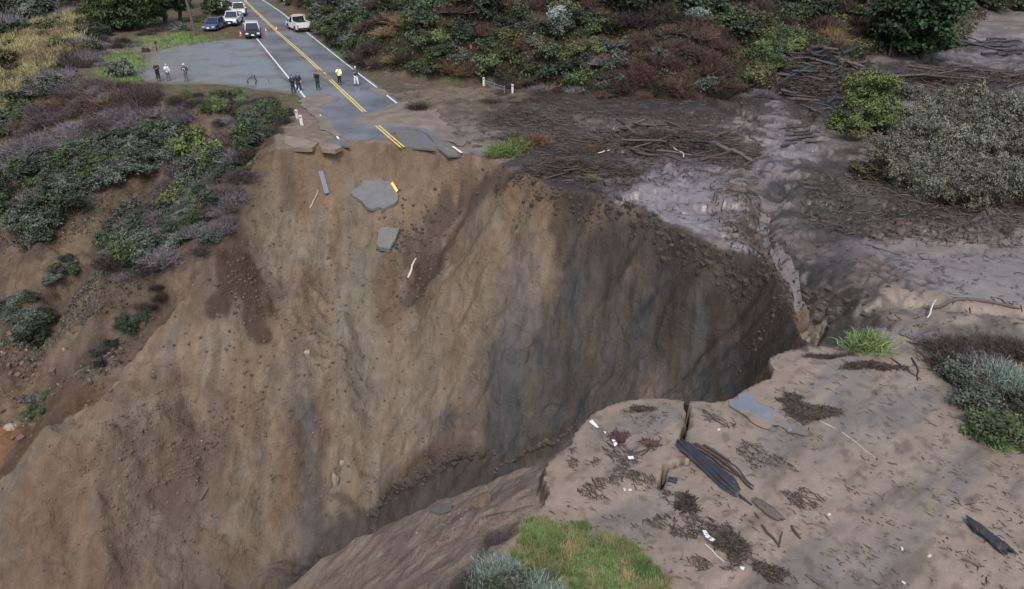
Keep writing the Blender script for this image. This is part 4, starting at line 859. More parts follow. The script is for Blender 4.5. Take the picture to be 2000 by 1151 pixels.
litter('driftwood_litter', [(NS, 1.0)], 1300, (.05, .3), (.012, .035), 'litter', 'small twigs and bark chips strewn over the near mud slab', .05, follow=-.7)
litter('driftwood_litter', [([(1120, 870), (1200, 850), (1300, 960), (1420, 1020), (1480, 1100), (1380, 1130), (1240, 1000), (1100, 960)], .75), ([(1370, 800), (1500, 870), (1620, 990), (1560, 1000), (1450, 900), (1380, 830)], .25)], 1500, (.08, .4), (.012, .03), 'litter', 'trails of dark bark and twigs across the near slab', .12, follow=-.8)
def pile(c, rx, ry, n, h, ln, wd, kind, label, name='debris_pile'):
    """a heap of tangled sticks: one mesh"""
    p = G.hit(*c); a = rng.uniform(0, 6.28, n); ph = rng.uniform(0, 6); q = rng.random(n)**.6; lob = 1+.35*np.sin(2*a+ph)+.25*np.sin(3*a+ph*2)+.2*np.sin(5*a+ph); x = np.cos(a)*q*rx*lob; y = np.sin(a)*q*ry*lob
    z = G.at(p[0]+x, p[1]+y)-p[2]+h*(.6 if p[1] < 30 else 1)*np.clip(1-q**2, 0, 1)*rng.random(n)+.02; az = rng.uniform(0, 6.28, n); l_ = rng.uniform(*ln, n); w_ = rng.uniform(*wd, n)
    d = np.c_[np.cos(az), np.sin(az), rng.normal(0, .22, n)]*l_[:, None]/2; cc = np.c_[x, y, z]; p0, p2 = cc-d, cc+d; sd_ = np.c_[-np.sin(az), np.cos(az), az*0]*w_[:, None]; up = np.c_[az*0, az*0, w_*1.6]
    V_ = np.stack([p0-sd_, p0+sd_, p0+up, p2-sd_*.5, p2+sd_*.5, p2+up*.5], 1).reshape(-1, 3); b = np.arange(n)[:, None]*6
    F_ = np.concatenate([b+k_ for k_ in ([0, 3, 5, 2], [1, 2, 5, 4], [0, 1, 4, 3])])
    o = link(name, np_mesh(name, V_, F_, [L[kind]], False, None, {'tone': np.repeat(rng.random(n), 6)})); o.location = p; return tag(o, label, 'debris pile')
pile((1578, 808), .75, .55, 1500, .18, (.1, .4), (.006, .014), 'litter', 'dark brown heap of twigs on the near slab below the grey asphalt')
pile((1545, 782), .45, .3, 400, .08, (.1, .4), (.006, .014), 'litter', 'small twig heap just behind the larger dark heap')
pile((1700, 715), .9, .25, 800, .08, (.1, .4), (.006, .014), 'litter', 'long flat twig mat beside the green rim shrub')
pile((1610, 700), .7, .2, 450, .07, (.1, .4), (.006, .014), 'litter', 'thin twig mat near the notch of the near rim')
pile((1425, 1065), .45, .4, 420, .12, (.15, .55), (.008, .02), 'litter', 'reddish brown stick heap beside the white paint fragment')
pile((1250, 800), .35, .2, 200, .05, (.1, .3), (.006, .014), 'litter', 'small dark twig patch at the top of the near slab')
pile((1340, 985), .35, .3, 260, .08, (.1, .4), (.008, .018), 'litter', 'dark bark heap between the asphalt crack and the grass')
pile((1210, 855), .28, .2, 180, .08, (.15, .5), (.008, .02), 'red', 'tangle of red brown sticks beside the white line piece')
pile((1270, 868), .25, .15, 120, .06, (.15, .5), (.008, .02), 'red', 'small reddish stick tangle left of the slab crack')
pile((1505, 1120), .4, .25, 240, .08, (.1, .4), (.008, .02), 'litter', 'dark twig heap at the bottom of the near slab')
M['wet_wood'] = simple('wet_dark_wood', lin(50, 50, 54), .55, var=.4, scale=5, bump=1.0); M['old_wood'] = simple('weathered_wood', lin(92, 82, 76), .75, var=.3, scale=9, bump=.6)
M['brown_wood'] = simple('brown_wood', lin(74, 62, 56), .6, var=.35, scale=9, bump=.6); M['pale_wood'] = simple('pale_stripped_wood', lin(196, 188, 180), .6, var=.15, scale=9)
M['cut_wood'] = simple('broken_wood_end', lin(150, 122, 96), .8)
def log(p1, p2, r_, mat='brown_wood', label='', group=None, lift=None, n=7, name='log', zs=(0, 0), cat='log', stub=True, world=False):
    a = np.array(p1, float) if world else G.hit(*p1); b = np.array(p2, float) if world else G.hit(*p2); ln = np.linalg.norm(b-a); k_ = max(4, int(ln/.35)+2)
    if not world: a[2] += zs[0]; b[2] += zs[1]
    s = (b-a)/max(ln, .01); side = np.array([-s[1], s[0], 0]); pts = []; rad = []; sd = random.random()*50
    for i in range(k_):
        t = i/(k_-1); p = a+(b-a)*t+side*ln*(.07 if r_ < .12 else .02)*float(gnoise(t*2.3+sd, 1.5)); 
        if not world: p[2] = max(p[2], float(G.at(p[0], p[1]))+zs[0]*(1-t)+zs[1]*t)+r_*.55
        pts.append(p-a); rad.append(r_*(1-.35*t)*(.72 if i in (0, k_-1) else 1)*(1+.22*float(gnoise(t*7+sd, 7.5))))
    mb = MB(); mb.tube(pts, rad, n, True, .12)
    if stub and ln > 1.5 and r_ > .08 and world:
        for _ in range(2): i = random.randrange(1, k_-1); e = pts[i]+side*random.choice((-1, 1))*r_*3+np.array([0, 0, r_*1.5]); mb.tube([pts[i], e], [r_*.3, r_*.12], 5)
    if r_ > .12 and not world:
        for e_, d_ in ((0, -1), (k_-1, 1)):
            for _ in range(0): f_ = np.array([random.gauss(0, .4), random.gauss(0, .4), random.gauss(0, .3)])*r_; mb.tube([pts[e_]+f_*.9-s*d_*r_, pts[e_]+f_*1.3+s*d_*r_*random.uniform(.4, 2.2)], [r_*.32, r_*.04], 4)
        for _ in range(6): i = random.randrange(0, k_-1); f_ = np.array([-s[1], s[0], 0])*r_*random.uniform(-.8, .8)+np.array([0, 0, r_*.55]); mb.tube([pts[i]+f_, pts[i+1]+f_*1.05], [r_*.2, r_*.12], 4, True, .3)
    o = mb.build(name, M[mat]); o.location = a; tag(o, label, cat, group)
    if r_ > .12 and not world: o.scale.z = .7
    return o
def timber(p1, p2, w, h, label, seed=0, mat='wet_wood', n=18, rings=16, splay=.5):
    r = np.random.default_rng(seed); a, b = G.hit(*p1), G.hit(*p2); d = b-a; ln = np.linalg.norm(d); d /= ln; sdv = np.array([-d[1], d[0], 0]); sdv /= np.linalg.norm(sdv); V_ = []
    th = np.linspace(0, 2*np.pi, n, endpoint=False); prof = 1+.14*r.normal(size=n); prof = np.clip(prof, .75, 1.25); e0 = r.random(n)**3*splay*.7; e1 = r.random(n)**3*splay*.7
    for i in range(rings):
        t = i/(rings-1); env = min(1, .7+t*5, .65+(1-t)*4)*(1+.12*math.sin(t*5+seed)); tw = .5*t
        for j in range(n):
            tt_ = t*ln+(-e0[j] if i == 0 else 0)+(e1[j] if i == rings-1 else 0); rr = prof[j]*(1+.03*r.normal())*env
            c = a+d*tt_+sdv*(math.cos(th[j]+tw)*w*rr)+np.array([0, 0, h*.75+max(-h*.7, math.sin(th[j]+tw)*h*rr)]); V_.append(c-a)
    mb = MB(); F_ = [(i*n+j, i*n+(j+1) % n, (i+1)*n+(j+1) % n, (i+1)*n+j) for i in range(rings-1) for j in range(n)]; mb.add(V_, F_); mb.add(V_[:n], [tuple(range(n))[::-1]]); mb.add(V_[-n:], [tuple(range(n))])
    o = mb.build('log', M[mat]); o.location = a; return tag(o, label, 'log')
# logs lying on the near slab
timber((1333, 874), (1434, 962), .20, .17, 'largest black wet log on the near slab, beside the crack', 3)
log((1322, 864), (1392, 918), .06, 'wet_wood', 'thin dark splinter lying along the left flank of the largest log', name='branch', cat='branch', stub=False)
log((1375, 872), (1425, 905), .05, 'brown_wood', 'short brown branch above the thin log beside the black log', name='branch', cat='branch', stub=False, zs=(.06, .02))
log((1438, 965), (1468, 988), .05, 'wet_wood', 'short black stub off the lower end of the largest log', name='branch', cat='branch')
log((1362, 868), (1470, 958), .065, 'brown_wood', 'long thin brown log along the right side of the black log', zs=(.05, .0))
log((1352, 872), (1440, 930), .05, 'brown_wood', 'thin brown branch squeezed between the black log and its neighbour', name='branch', cat='branch', zs=(.08, .05))
log((1395, 880), (1475, 950), .035, 'brown_wood', 'outermost thin brown branch right of the black log', name='branch', cat='branch')
timber((1475, 980), (1524, 1016), .13, .10, 'short grey brown log below the end of the black log', 5, 'old_wood', splay=.2)
log((1486, 1028), (1522, 1070), .05, 'brown_wood', 'thin brown branch pointing down right below the short grey log', name='branch', cat='branch')
log((1521, 1070), (1528, 1040), .03, 'brown_wood', 'small upright branch joined in a V near the slab middle', name='branch', cat='branch')
log((1545, 1028), (1562, 1054), .045, 'brown_wood', 'short brown stick right of the V shaped branches', name='branch', cat='branch')
timber((1903, 1033), (1962, 1080), .18, .13, 'black wet log at the lower right edge of the slab', 9)
log((1575, 1125), (1640, 1165), .06, 'old_wood', 'pale brown log cut off by the bottom edge')
log((1228, 892), (1292, 868), .035, 'brown_wood', 'curved reddish branch left of the crack', name='branch', cat='branch')
log((1250, 890), (1288, 862), .03, 'brown_wood', 'thin reddish branch lying over the curved one', name='branch', cat='branch')
log((1378, 1063), (1414, 1098), .022, 'pale_wood', 'thin bone white stick beside the bottom paint fragment', name='branch', cat='branch')
log((1600, 822), (1632, 838), .014, 'pale_wood', 'short pale reed out of the dark twig heap', name='branch', cat='branch', stub=False); log((1640, 842), (1714, 894), .014, 'pale_wood', 'long pale thin reed on the near slab', name='branch', cat='branch', stub=False)
log((1470, 806), (1500, 835), .018, 'wet_wood', 'dark root on the grey asphalt patch', name='branch', cat='branch')
log((1895, 992), (1918, 998), .035, 'old_wood', 'short tan stick near the right edge', name='branch', cat='branch'); log((1737, 905), (1752, 908), .03, 'brown_wood', 'tiny dark stick in the middle right of the slab', name='branch', cat='branch')
log((1740, 700), (1790, 735), .03, 'wet_wood', 'dark forked branch behind the slab near the rim shrub', name='branch', cat='branch'); log((1780, 700), (1796, 745), .04, 'wet_wood', 'dark branch stub standing by the pale puddle', name='branch', cat='branch')
def chip(px, py, label, r_=.05):
    p = G.hit(px, py); mb = MB(); mb.box((0, 0, .02), (r_*2, r_*1.3, .03), None, (.8, .7), (.01, 0)); mb.box((r_*.6, .02, .035), (r_, r_*.8, .02), None, (.6, .6)); o = mb.build('foam_scrap', M['pale_wood']); o.location = p; o.rotation_euler.z = random.random()*3; tag(o, label, 'scrap')
for a in ((1404, 840, 'tiny white scrap right of the crack'), (1619, 1006, 'tiny white scrap on the smooth mud below the reeds'), (1762, 1073, 'yellowish scrap in the lower right mud, left of the pair'), (1815, 1087, 'yellowish scrap in the lower right mud, right of the pair'), (1220, 957, 'left of two tiny white scraps near the bark trail'), (1230, 958, 'right of two tiny white scraps near the bark trail'), (1765, 1139, 'pale scrap at the bottom edge')): chip(*a)
# smooth dark block
mb = MB(); mb.box((0, 0, .04), (.28, .2, .1), None, (.85, .8), (.01, .01)); mb.box((.05, .02, .1), (.16, .12, .04), None, (.7, .7)); o = mb.build('rock', M['wet_wood'], bevel=.02); o.location = G.hit(1313, 940); o.rotation_euler.z = -.4; tag(o, 'small dark square rock by the lower slab crack', 'rock')

pile((1320, 285), 5.5, 1.7, 3800, 1.1, (.3, 1.8), (.012, .035), 'brown', 'dark matted brush under the long log jam behind the rim')
pile((1130, 330), 3.0, 2.2, 2600, .7, (.2, 1.2), (.01, .03), 'brown', 'dark root and brush mat at the rim beside the green sprig')
pile((1040, 225), 3.0, 2.5, 1200, .3, (.2, 1.2), (.012, .03), 'brown', 'dark brush mat between the orange shrub and the hill foot')
pile((1600, 185), 4.6, 3.4, 5200, 2.4, (.4, 2.4), (.015, .05), 'brown', 'dark brushwood core of the big log pile left of the leafy tree')
pile((1880, 158), 8.5, 1.6, 2600, .4, (.3, 2.0), (.015, .04), 'brown', 'dark brush band across the upper right mud')
pile((1980, 205), 2.0, 2.0, 900, .8, (.3, 1.6), (.015, .04), 'brown', 'dark brush heap at the right edge behind the willows')
# the long log jam behind the rim
random.seed(21)
def jam(region, n, lr, rr, mats, label, ang=(-.5, .5), hgt=.6, group=None, c=None):
    P_ = np.array(region, float); lo, hi = P_.min(0), P_.max(0); m = 0; g_ = group or label+'s'
    W = np.array([un(*q)[:2] for q in region]); ctr = W.mean(0)
    while m < n:
        px, py = random.uniform(lo[0], hi[0]), random.uniform(lo[1], hi[1])
        if not pip(px, py, region): continue
        p = G.hit(px, py); l_ = random.uniform(*lr); a = random.uniform(*ang); ed = float(sdist(np.array([p[0]]), np.array([p[1]]), W)[0])
        z = min(1, ed/1.6)*hgt*random.random(); tl = random.gauss(0, .13); d = np.array([math.cos(a), math.sin(a), tl])*l_/2
        q = p+np.array([0, 0, z+.08]); e1, e2 = q-d, q+d; r_ = random.uniform(*rr)
        for e in (e1, e2): e[2] = max(e[2], float(G.at(e[0], e[1]))+r_*.5)
        log(e1, e2, r_, random.choice(mats), label, g_, n=6, world=True, name='log' if r_ > .07 else 'branch', cat='log' if r_ > .07 else 'branch', stub=r_ > .1); m += 1
jam([(1180, 262), (1300, 240), (1400, 258), (1460, 300), (1440, 325), (1340, 310), (1240, 308)], 42, (1.2, 4.5), (.05, .14), ['wet_wood', 'brown_wood', 'old_wood', 'wet_wood'], 'dark log tangled in the long debris jam behind the rim', (-1.1, .9), .7)
jam([(1100, 270), (1200, 268), (1240, 320), (1180, 370), (1070, 350), (1040, 330)], 30, (.8, 2.4), (.03, .07), ['wet_wood', 'brown_wood', 'brown_wood'], 'thin branch in the dark debris at the rim', (-.9, .9), .35)
log((1385, 290), (1468, 328), .24, 'old_wood', 'thickest grey brown log at the right end of the jam', zs=(.35, .1)); log((1240, 300), (1345, 318), .06, 'old_wood', 'slim tan log at the front of the jam', zs=(.1, .1)); log((1306, 285), (1336, 312), .07, 'pale_wood', 'short tan log lying crosswise at the front of the jam', zs=(.3, .15))
log((1167, 300), (1195, 293), .05, 'pale_wood', 'bright white scrap of wood in the debris at the rim', name='branch', cat='branch')
jam([(1525, 160), (1580, 135), (1680, 130), (1700, 170), (1640, 200), (1620, 225), (1560, 220), (1530, 185)], 74, (1.5, 4.5), (.06, .26), ['wet_wood', 'wet_wood', 'brown_wood', 'old_wood'], 'log heaped in the big pile left of the leafy tree', (-1.4, 1.3), 2.4)
jam([(1540, 190), (1610, 190), (1600, 235), (1560, 240)], 14, (1.0, 2.2), (.04, .08), ['old_wood', 'wet_wood'], 'upright pale branch at the front of the big pile', (1.0, 2.2), .5)
jam([(1740, 150), (1830, 130), (2000, 150), (2000, 165), (1850, 170), (1790, 200), (1760, 190)], 34, (1.5, 5.5), (.05, .16), ['wet_wood', 'brown_wood', 'brown_wood', 'old_wood'], 'dark log in the band across the upper right mud', (-1.0, .9), .7)
jam([(1890, 70), (1990, 70), (2010, 110), (1930, 120), (1880, 90)], 16, (1.5, 6.0), (.08, .22), ['wet_wood', 'brown_wood', 'wet_wood'], 'log stranded on the pale mud at the far right', (-.5, .3), .2)
jam([(1530, 255), (1600, 250), (1600, 280), (1540, 290)], 8, (1.0, 2.6), (.05, .12), ['wet_wood', 'brown_wood'], 'log stranded between the creek and the big pile', (-.4, .9), .2)
log((1545, 275), (1596, 262), .13, 'brown_wood', 'brown log lying by the creek head below the big pile')
log((1800, 600), (1992, 605), .09, 'old_wood', 'long thin weathered pole across the right mud'); log((1808, 622), (1822, 605), .04, 'pale_wood', 'white stick leaning at the left end of the long pole', zs=(0, .5), name='branch', cat='branch', stub=False); log((1690, 478), (1760, 500), .025, 'wet_wood', 'thin dark branch above the cracked mud', name='branch', cat='branch')
0 and log((1600, 410), (1606, 395), .03, 'pale_wood', 'pale stick in the dark mud below the willows', zs=(0, .4), name='branch', cat='branch', stub=False)
for (a, b, r_, lb) in (((1560, 20+130), (1640, 170), .2, 'broad dark log on top of the big pile'), ((1610, 150), (1655, 188), .22, 'thickest black log leaning at the right of the big pile')): log(a, b, r_, 'wet_wood', lb, zs=(1.3, .9))
litter('driftwood_litter', [([(1000, 190), (1480, 200), (1500, 260), (1460, 330), (1200, 380), (1050, 350), (940, 260), (940, 200)], .35), ([(1380, 360), (1470, 340), (1540, 500), (1570, 640), (1520, 560), (1420, 480)], .05), ([(1500, 130), (2000, 120), (2000, 180), (1750, 260), (1540, 250)], .25), ([(1560, 330), (1980, 380), (2000, 480), (1700, 470), (1580, 440)], .2)], 9000, (.15, 1.1), (.03, .08), 'litter', 'broken branches and bark strewn over the dark mud flat', .0, .12)
litter('driftwood_litter', [([(1180, 330), (1460, 330), (1480, 480), (1220, 400)], .3), ([(1500, 380), (2000, 400), (2000, 660), (1600, 640)], .7)], 900, (.1, .6), (.02, .05), 'litter', 'scattered twigs on the pale silt', .05, .03)
litter('driftwood_litter', [([(780, 160), (980, 170), (1000, 300), (900, 290), (860, 240), (790, 200)], 1)], 500, (.1, .5), (.03, .06), 'litter', 'twigs on the brown mud right of the road', .1, .03)

# stones and clods on the slide
def rubble(name, spots, mat, label, zs=.3):
    Vs, Fs = [], []; m = 0; cube = np.array([(x, y, z) for z in (-1, 1) for (x, y) in ((-1, -1), (1, -1), (1, 1), (-1, 1))], float); Fq = np.array([(3, 2, 1, 0), (4, 5, 6, 7), (0, 1, 5, 4), (1, 2, 6, 5), (2, 3, 7, 6), (3, 0, 4, 7)])
    for (c, a, b, n, s0, s1) in spots:
        p0, p1, p2 = (G.hit(*q)[:2] for q in (c, a, b)); q = rng.normal(0, .5, (n, 2)); xy_ = p0+q[:, :1]*(p1-p0)+q[:, 1:]*(p2-p0); z = G.at(xy_[:, 0], xy_[:, 1]); s = s0*.6+(s1-s0)*rng.random(n)**6
        for i in range(n):
            v = cube*rng.uniform(.55, 1, (8, 3))*s[i]*rng.uniform(.6, 1.2, 3); a_ = rng.uniform(0, 3); v = v@np.array([[math.cos(a_), math.sin(a_), .2], [-math.sin(a_), math.cos(a_), .2], [0, -.2, 1]])
            Vs.append(v+[xy_[i, 0], xy_[i, 1], z[i]+s[i]*zs]); Fs.append(Fq+m); m += 8
    tag(link(name, np_mesh(name, np.concatenate(Vs), np.concatenate(Fs), [M[mat]])), label, 'rubble', kind='stuff')
def rim_spots():
    o = []
    for x_, y_ in ((1000, 350), (1060, 385), (1120, 405), (1180, 415), (1240, 430), (1300, 465), (1360, 500), (1420, 520), (1480, 540), (1520, 590)): o.append(((x_, y_), (x_+50, y_+18), (x_-8, y_+34), 120, .04, .22))
    return o
M['clod'] = simple('soil_clod', lin(104, 88, 76), .95, var=.3, scale=1.3); M['wallclod'] = simple('wet_wall_clod', lin(72, 64, 57), .9, var=.3, scale=1.5); M['darkclod'] = simple('dark_stone', lin(92, 80, 70), .9, var=.35, scale=1.5); M['palestone'] = simple('pale_stone', lin(150, 138, 124), .9, var=.2, scale=2)
rubble('rock_rubble', [((800, 540), (860, 480), (830, 590), 420, .02, .14), ((830, 440), (880, 390), (850, 480), 160, .03, .2), ((790, 470), (820, 450), (780, 520), 160, .03, .16), ((480, 560), (530, 600), (450, 640), 500, .03, .14), ((820, 920), (900, 900), (760, 980), 350, .02, .12), ((1060, 870), (1100, 850), (1000, 900), 300, .03, .14), ((400, 880), (450, 850), (300, 980), 400, .03, .15), ((240, 680), (300, 600), (200, 700), 200, .04, .2), ((780, 1010), (900, 960), (700, 1080), 250, .02, .07)], 'darkclod', 'dark clods and stones lying in the gullies of the slide')
rubble('rock_rubble', rim_spots()+[((1620, 600), (1700, 600), (1620, 650), 170, .03, .24), ((820, 935), (900, 900), (760, 980), 500, .04, .3), ((1060, 872), (1105, 850), (1020, 890), 160, .04, .2)], 'wallclod', 'dark crumbling clods along the wet rim and in the ravine')
rubble('rock_rubble', [((600, 700), (900, 700), (600, 1000), 1700, .02, .13), ((300, 900), (500, 900), (300, 1100), 1300, .02, .13), ((650, 480), (850, 480), (650, 600), 500, .02, .13), ((900, 560), (1100, 560), (900, 700), 350, .02, .1), ((640, 950), (680, 930), (620, 1030), 200, .03, .12), ((860, 1060), (960, 1000), (740, 1120), 420, .015, .06), ((40, 720), (120, 700), (40, 840), 400, .04, .25), ((540, 430), (620, 430), (540, 520), 200, .02, .08)], 'clod', 'brown soil clods scattered down the slide face')
rubble('rock_rubble', [((500, 700), (900, 700), (500, 1000), 160, .02, .07), ((50, 700), (120, 700), (50, 800), 60, .04, .15), ((900, 1000), (980, 980), (800, 1080), 60, .02, .05)], 'palestone', 'pale stones scattered on the slide and creek bank')
def rock(px, py, r_, sc, mat, label, rz=0, sub=3, lift=0):
    import bmesh
    bm = bmesh.new(); bmesh.ops.create_icosphere(bm, subdivisions=sub, radius=1)
    sd = random.random()*30
    for v in bm.verts:
        n_ = mnoise.fractal(v.co*1.3+Vector((sd, 0, 0)), 1, 2, 3); v.co *= 1+.28*n_; v.co.x = round(v.co.x*2.2)/2.2*.35+v.co.x*.65
    me = bpy.data.meshes.new('rock'); bm.to_mesh(me); bm.free(); me.materials.append(M[mat]); o = link('rock', me); p = G.hit(px, py); o.location = (p[0], p[1], p[2]+lift)
    o.scale = [q*r_ for q in sc]; o.rotation_euler = (random.uniform(-.3, .3), random.uniform(-.3, .3), rz); return tag(o, label, 'rock')
rock(657, 945, .42, (.5, .5, 1.5), 'palestone', 'tall pale upright rock low on the middle of the slide', .3, lift=.2); rock(668, 905, .2, (.8, .6, 1), 'palestone', 'smaller rock above the tall upright rock')
rock(945, 985, .45, (1, .8, .8), 'clod', 'brown boulder on the lower slope beside the pale slab', lift=.05); rock(600, 690, .22, (1, .8, 1), 'palestone', 'pale rock in the middle of the slide face'); rock(176, 518, .55, (.9, .7, 1), 'clod', 'grey boulder among the brush left of the slide')
rock(1562, 635, .55, (.7, .8, 1.3), 'clod', 'pale boulder at the head of the creek gully'); rock(20, 835, .4, (1, .7, .6), 'palestone', 'pale boulder on orange soil at the left edge'); rock(140, 350, .5, (1, .6, .5), 'palestone', 'tan boulder in the brush at the left')
log((392, 975), (442, 868), .13, 'old_wood', 'grey log lying down the lower left of the slide'); log((797, 545), (812, 505), .09, 'pale_wood', 'pale broken plank in the rubble below the slabs', name='plank', cat='plank', stub=False)
log((940, 1010), (1040, 988), .03, 'old_wood', 'thin root on the lower slope by the slab', name='branch', cat='branch')
# culvert pipe / rail on the face
p1, p2 = G.hit(628, 340), G.hit(640, 383); mb = MB(); d = (p2-p1); nrm = np.array([-d[1], d[0], 0]); nrm /= np.linalg.norm(nrm)
prof = [(-.16, 0), (-.1, .05), (-.04, -.01), (.04, .06), (.1, 0), (.16, .05)]
vs_ = [];
for e in (p1, p2):
    for (u_, w_) in prof: vs_.append(e-p1+nrm*u_+np.array([0, -.12, .25+w_]))
    for (u_, w_) in prof: vs_.append(e-p1+nrm*u_+np.array([0, -.12, .22+w_]))
fs_ = [(i, i+1, i+13, i+12) for i in range(5)]+[(i+7, i+6, i+18, i+19) for i in range(5)]+[(5, 11, 23, 17), (6, 0, 12, 18)]
mb.add(vs_, fs_); M['galv'] = simple('galvanised_steel', lin(120, 128, 140), .6, metal=.1, var=.2); M['orangeplastic'] = simple('orange_stake', lin(176, 112, 52), .6); M['post'] = simple('white_post', lin(220, 216, 210), .5, var=.08)
o = mb.build('guard_rail', M['galv']); o.location = p1; tag(o, 'short piece of grey steel rail hanging on the slide below the road', 'guard rail')
log((606, 408), (622, 372), .035, 'pale_wood', 'thin pole lying on the soil below the steel rail', name='branch', cat='branch', stub=False)

# ------------------------------------------------------------------ trees
def tree(px, py, kind, label, crown, th, tr, n, size, asp=.6, limbs=6, seed=1, up=.3, twigs=0):
    """crown: list of lobes (x,y,z,rx,ry,rz) about the foot"""
    p = G.hit(px, py); root = empty('tree', p); tag(root, label, 'tree'); r = np.random.default_rng(seed)
    v, f, t = leaf_cloud(r, crown, n, size, asp, up, .5)
    link('crown', np_mesh('crown', v, f, [L[kind]], False, None, {'tone': t}), root)
    mb = MB(); h_ = [(0, 0, -.4), (.06*th, .03*th, th*.4), (.02*th, -.04*th, th*.75), (0, 0, th)]; mb.tube(h_, [tr*1.3, tr, tr*.7, tr*.3], 8, True, .08)
    for i in range(limbs):
        c = crown[r.integers(0, len(crown))]; z0 = th*r.uniform(.25, .8); e = (c[0], c[1], c[2]); m_ = ((c[0])*.5, c[1]*.5, (z0+c[2])/2+.2); mb.tube([(0, 0, z0), m_, e], [tr*.45, tr*.3, tr*.1], 6)
    mb.build('trunk', M['bark'], root); return root
def lobes(seed, n, rx, ry, z0, z1, s, prof=lambda t: 1):
    r = np.random.default_rng(seed); o = []
    for _ in range(n):
        t = r.random(); a = r.uniform(0, 6.28); q = math.sqrt(r.random())*prof(t); k_ = s*r.uniform(.6, 1.3); o.append((math.cos(a)*rx*q, math.sin(a)*ry*q, z0+(z1-z0)*t, k_, k_, k_*.75))
    return o
# dense evergreen at the top right
tree(1800, 112, 'tree', 'big dense dark green tree at the top right beside the pale mud', lobes(3, 60, 5.0, 4.2, 1.2, 11.5, 1.35, lambda t: .95-.25*t), 9, .35, 26000, .17, seed=5)
tree(1735, 108, 'tree', 'smaller dark green tree at the left foot of the big dense tree', lobes(4, 18, 2.2, 2.0, .8, 5.5, 1.0), 4, .2, 7000, .15, seed=6)
# yellow green tree in the log pile
L['ygreen'] = leaf_mat('ygreen_foliage', lin(58, 74, 36), lin(116, 130, 58))
tree(1685, 262, 'ygreen', 'yellow green leafy tree growing through the big log pile', lobes(27, 80, 2.6, 2.3, .3, 4.3, .6, lambda t: 1.1-.55*t), 3.4, .09, 22000, .065, seed=7)
tree(1660, 275, 'ygreen', 'small leafy sapling at the left foot of the yellow green tree', lobes(15, 12, .9, .8, .3, 1.8, .4), 1.2, .05, 3000, .06, seed=17)
# cypress pads behind the pullout
def pads(seed, n, rx, ry, z0, z1, s):
    r = np.random.default_rng(seed); o = []
    for _ in range(n):
        t = r.random(); a = r.uniform(0, 6.28); q = math.sqrt(r.random()); o.append((math.cos(a)*rx*q, math.sin(a)*ry*q, z0+(z1-z0)*t, s*r.uniform(.8, 1.6), s*r.uniform(.7, 1.3), s*.22))
    return o
tree(262, 58, 'cyp', 'broad dark green cypress with flat layered boughs behind the pullout', pads(8, 46, 4.6, 3.0, .8, 7.5, 1.5), 7, .35, 20000, .16, .35, 8, 8, 0)
tree(215, 50, 'cyp', 'lower green cypress at the left end of the row', pads(9, 20, 2.4, 2.4, .4, 5, 1.2), 4, .25, 8000, .16, .35, 5, 9, 0)
tree(322, 48, 'dark', 'dark upright tree between the cypress and the bare pole', lobes(10, 26, 1.6, 1.6, 1.5, 9, .8), 8, .3, 8000, .14, seed=10)
tree(352, 44, 'dark', 'narrow dark tree just left of the bare pole', lobes(11, 22, 1.3, 1.3, 1.8, 9, .7), 8, .28, 6500, .14, seed=11)
tree(405, 34, 'green', 'light green tree to the right of the bare pole behind the parked cars', lobes(12, 20, 1.6, 1.6, 1.0, 7, .8), 6, .2, 6500, .14, seed=12)
tree(290, 20, 'dark', 'dark evergreen at the back behind the broad cypress', lobes(13, 40, 6, 2.5, 2.0, 10, 1.6), 9, .35, 10000, .2, seed=13)
tree(150, 8, 'dark', 'dark tree at the top left corner of the grove', lobes(14, 24, 4, 2.5, 1.0, 6, 1.5), 5, .3, 8000, .2, seed=14)
for a in ((335, 55, 'grey', 1.6, 1.4), (350, 60, 'sage', 1.3, 1.0), (300, 62, 'brown', 1.3, .8), (430, 28, 'olive', 1.3, 1.0), (415, 42, 'olive', 1.4, .9), (395, 42, 'green', 1.2, .9), (285, 68, 'brown', 1.0, .6), (440, 14, 'green', 1.2, 1.0)): bush(*a, where='under the trees behind the pullout')
scatter([(190, 70), (290, 72), (270, 85), (230, 105), (180, 150), (165, 110)], [('grey', 3), ('brown', 2), ('sage', 1)], 24, (.5, 1.0), 'on the edge of the ground behind the pullout', mind=.7)
scatter([(550, 0), (590, 0), (600, 25), (560, 14)], [('brown', 2), ('dark', 1)], 6, (.7, 1.2), 'behind the roadside post')
# bare pole
p = G.hit(383, 70); mb = MB(); mb.tube([(0, 0, -.3), (-.25, 0, 3.0), (-.5, .1, 5.0), (-.55, .2, 6.2), (-.8, .3, 11)], [.24, .2, .17, .15, .1], 8, True, .08)
mb.tube([(-.5, .1, 5.0), (-.2, 0, 5.6)], [.06, .03], 5); mb.tube([(-.28, 0, 3.2), (-.6, -.1, 3.7)], [.06, .03], 5)
o = mb.build('bare_tree', M['old_wood']); o.location = p; tag(o, 'bare pale leaning tree without crown beside the parked silver blue car', 'tree')

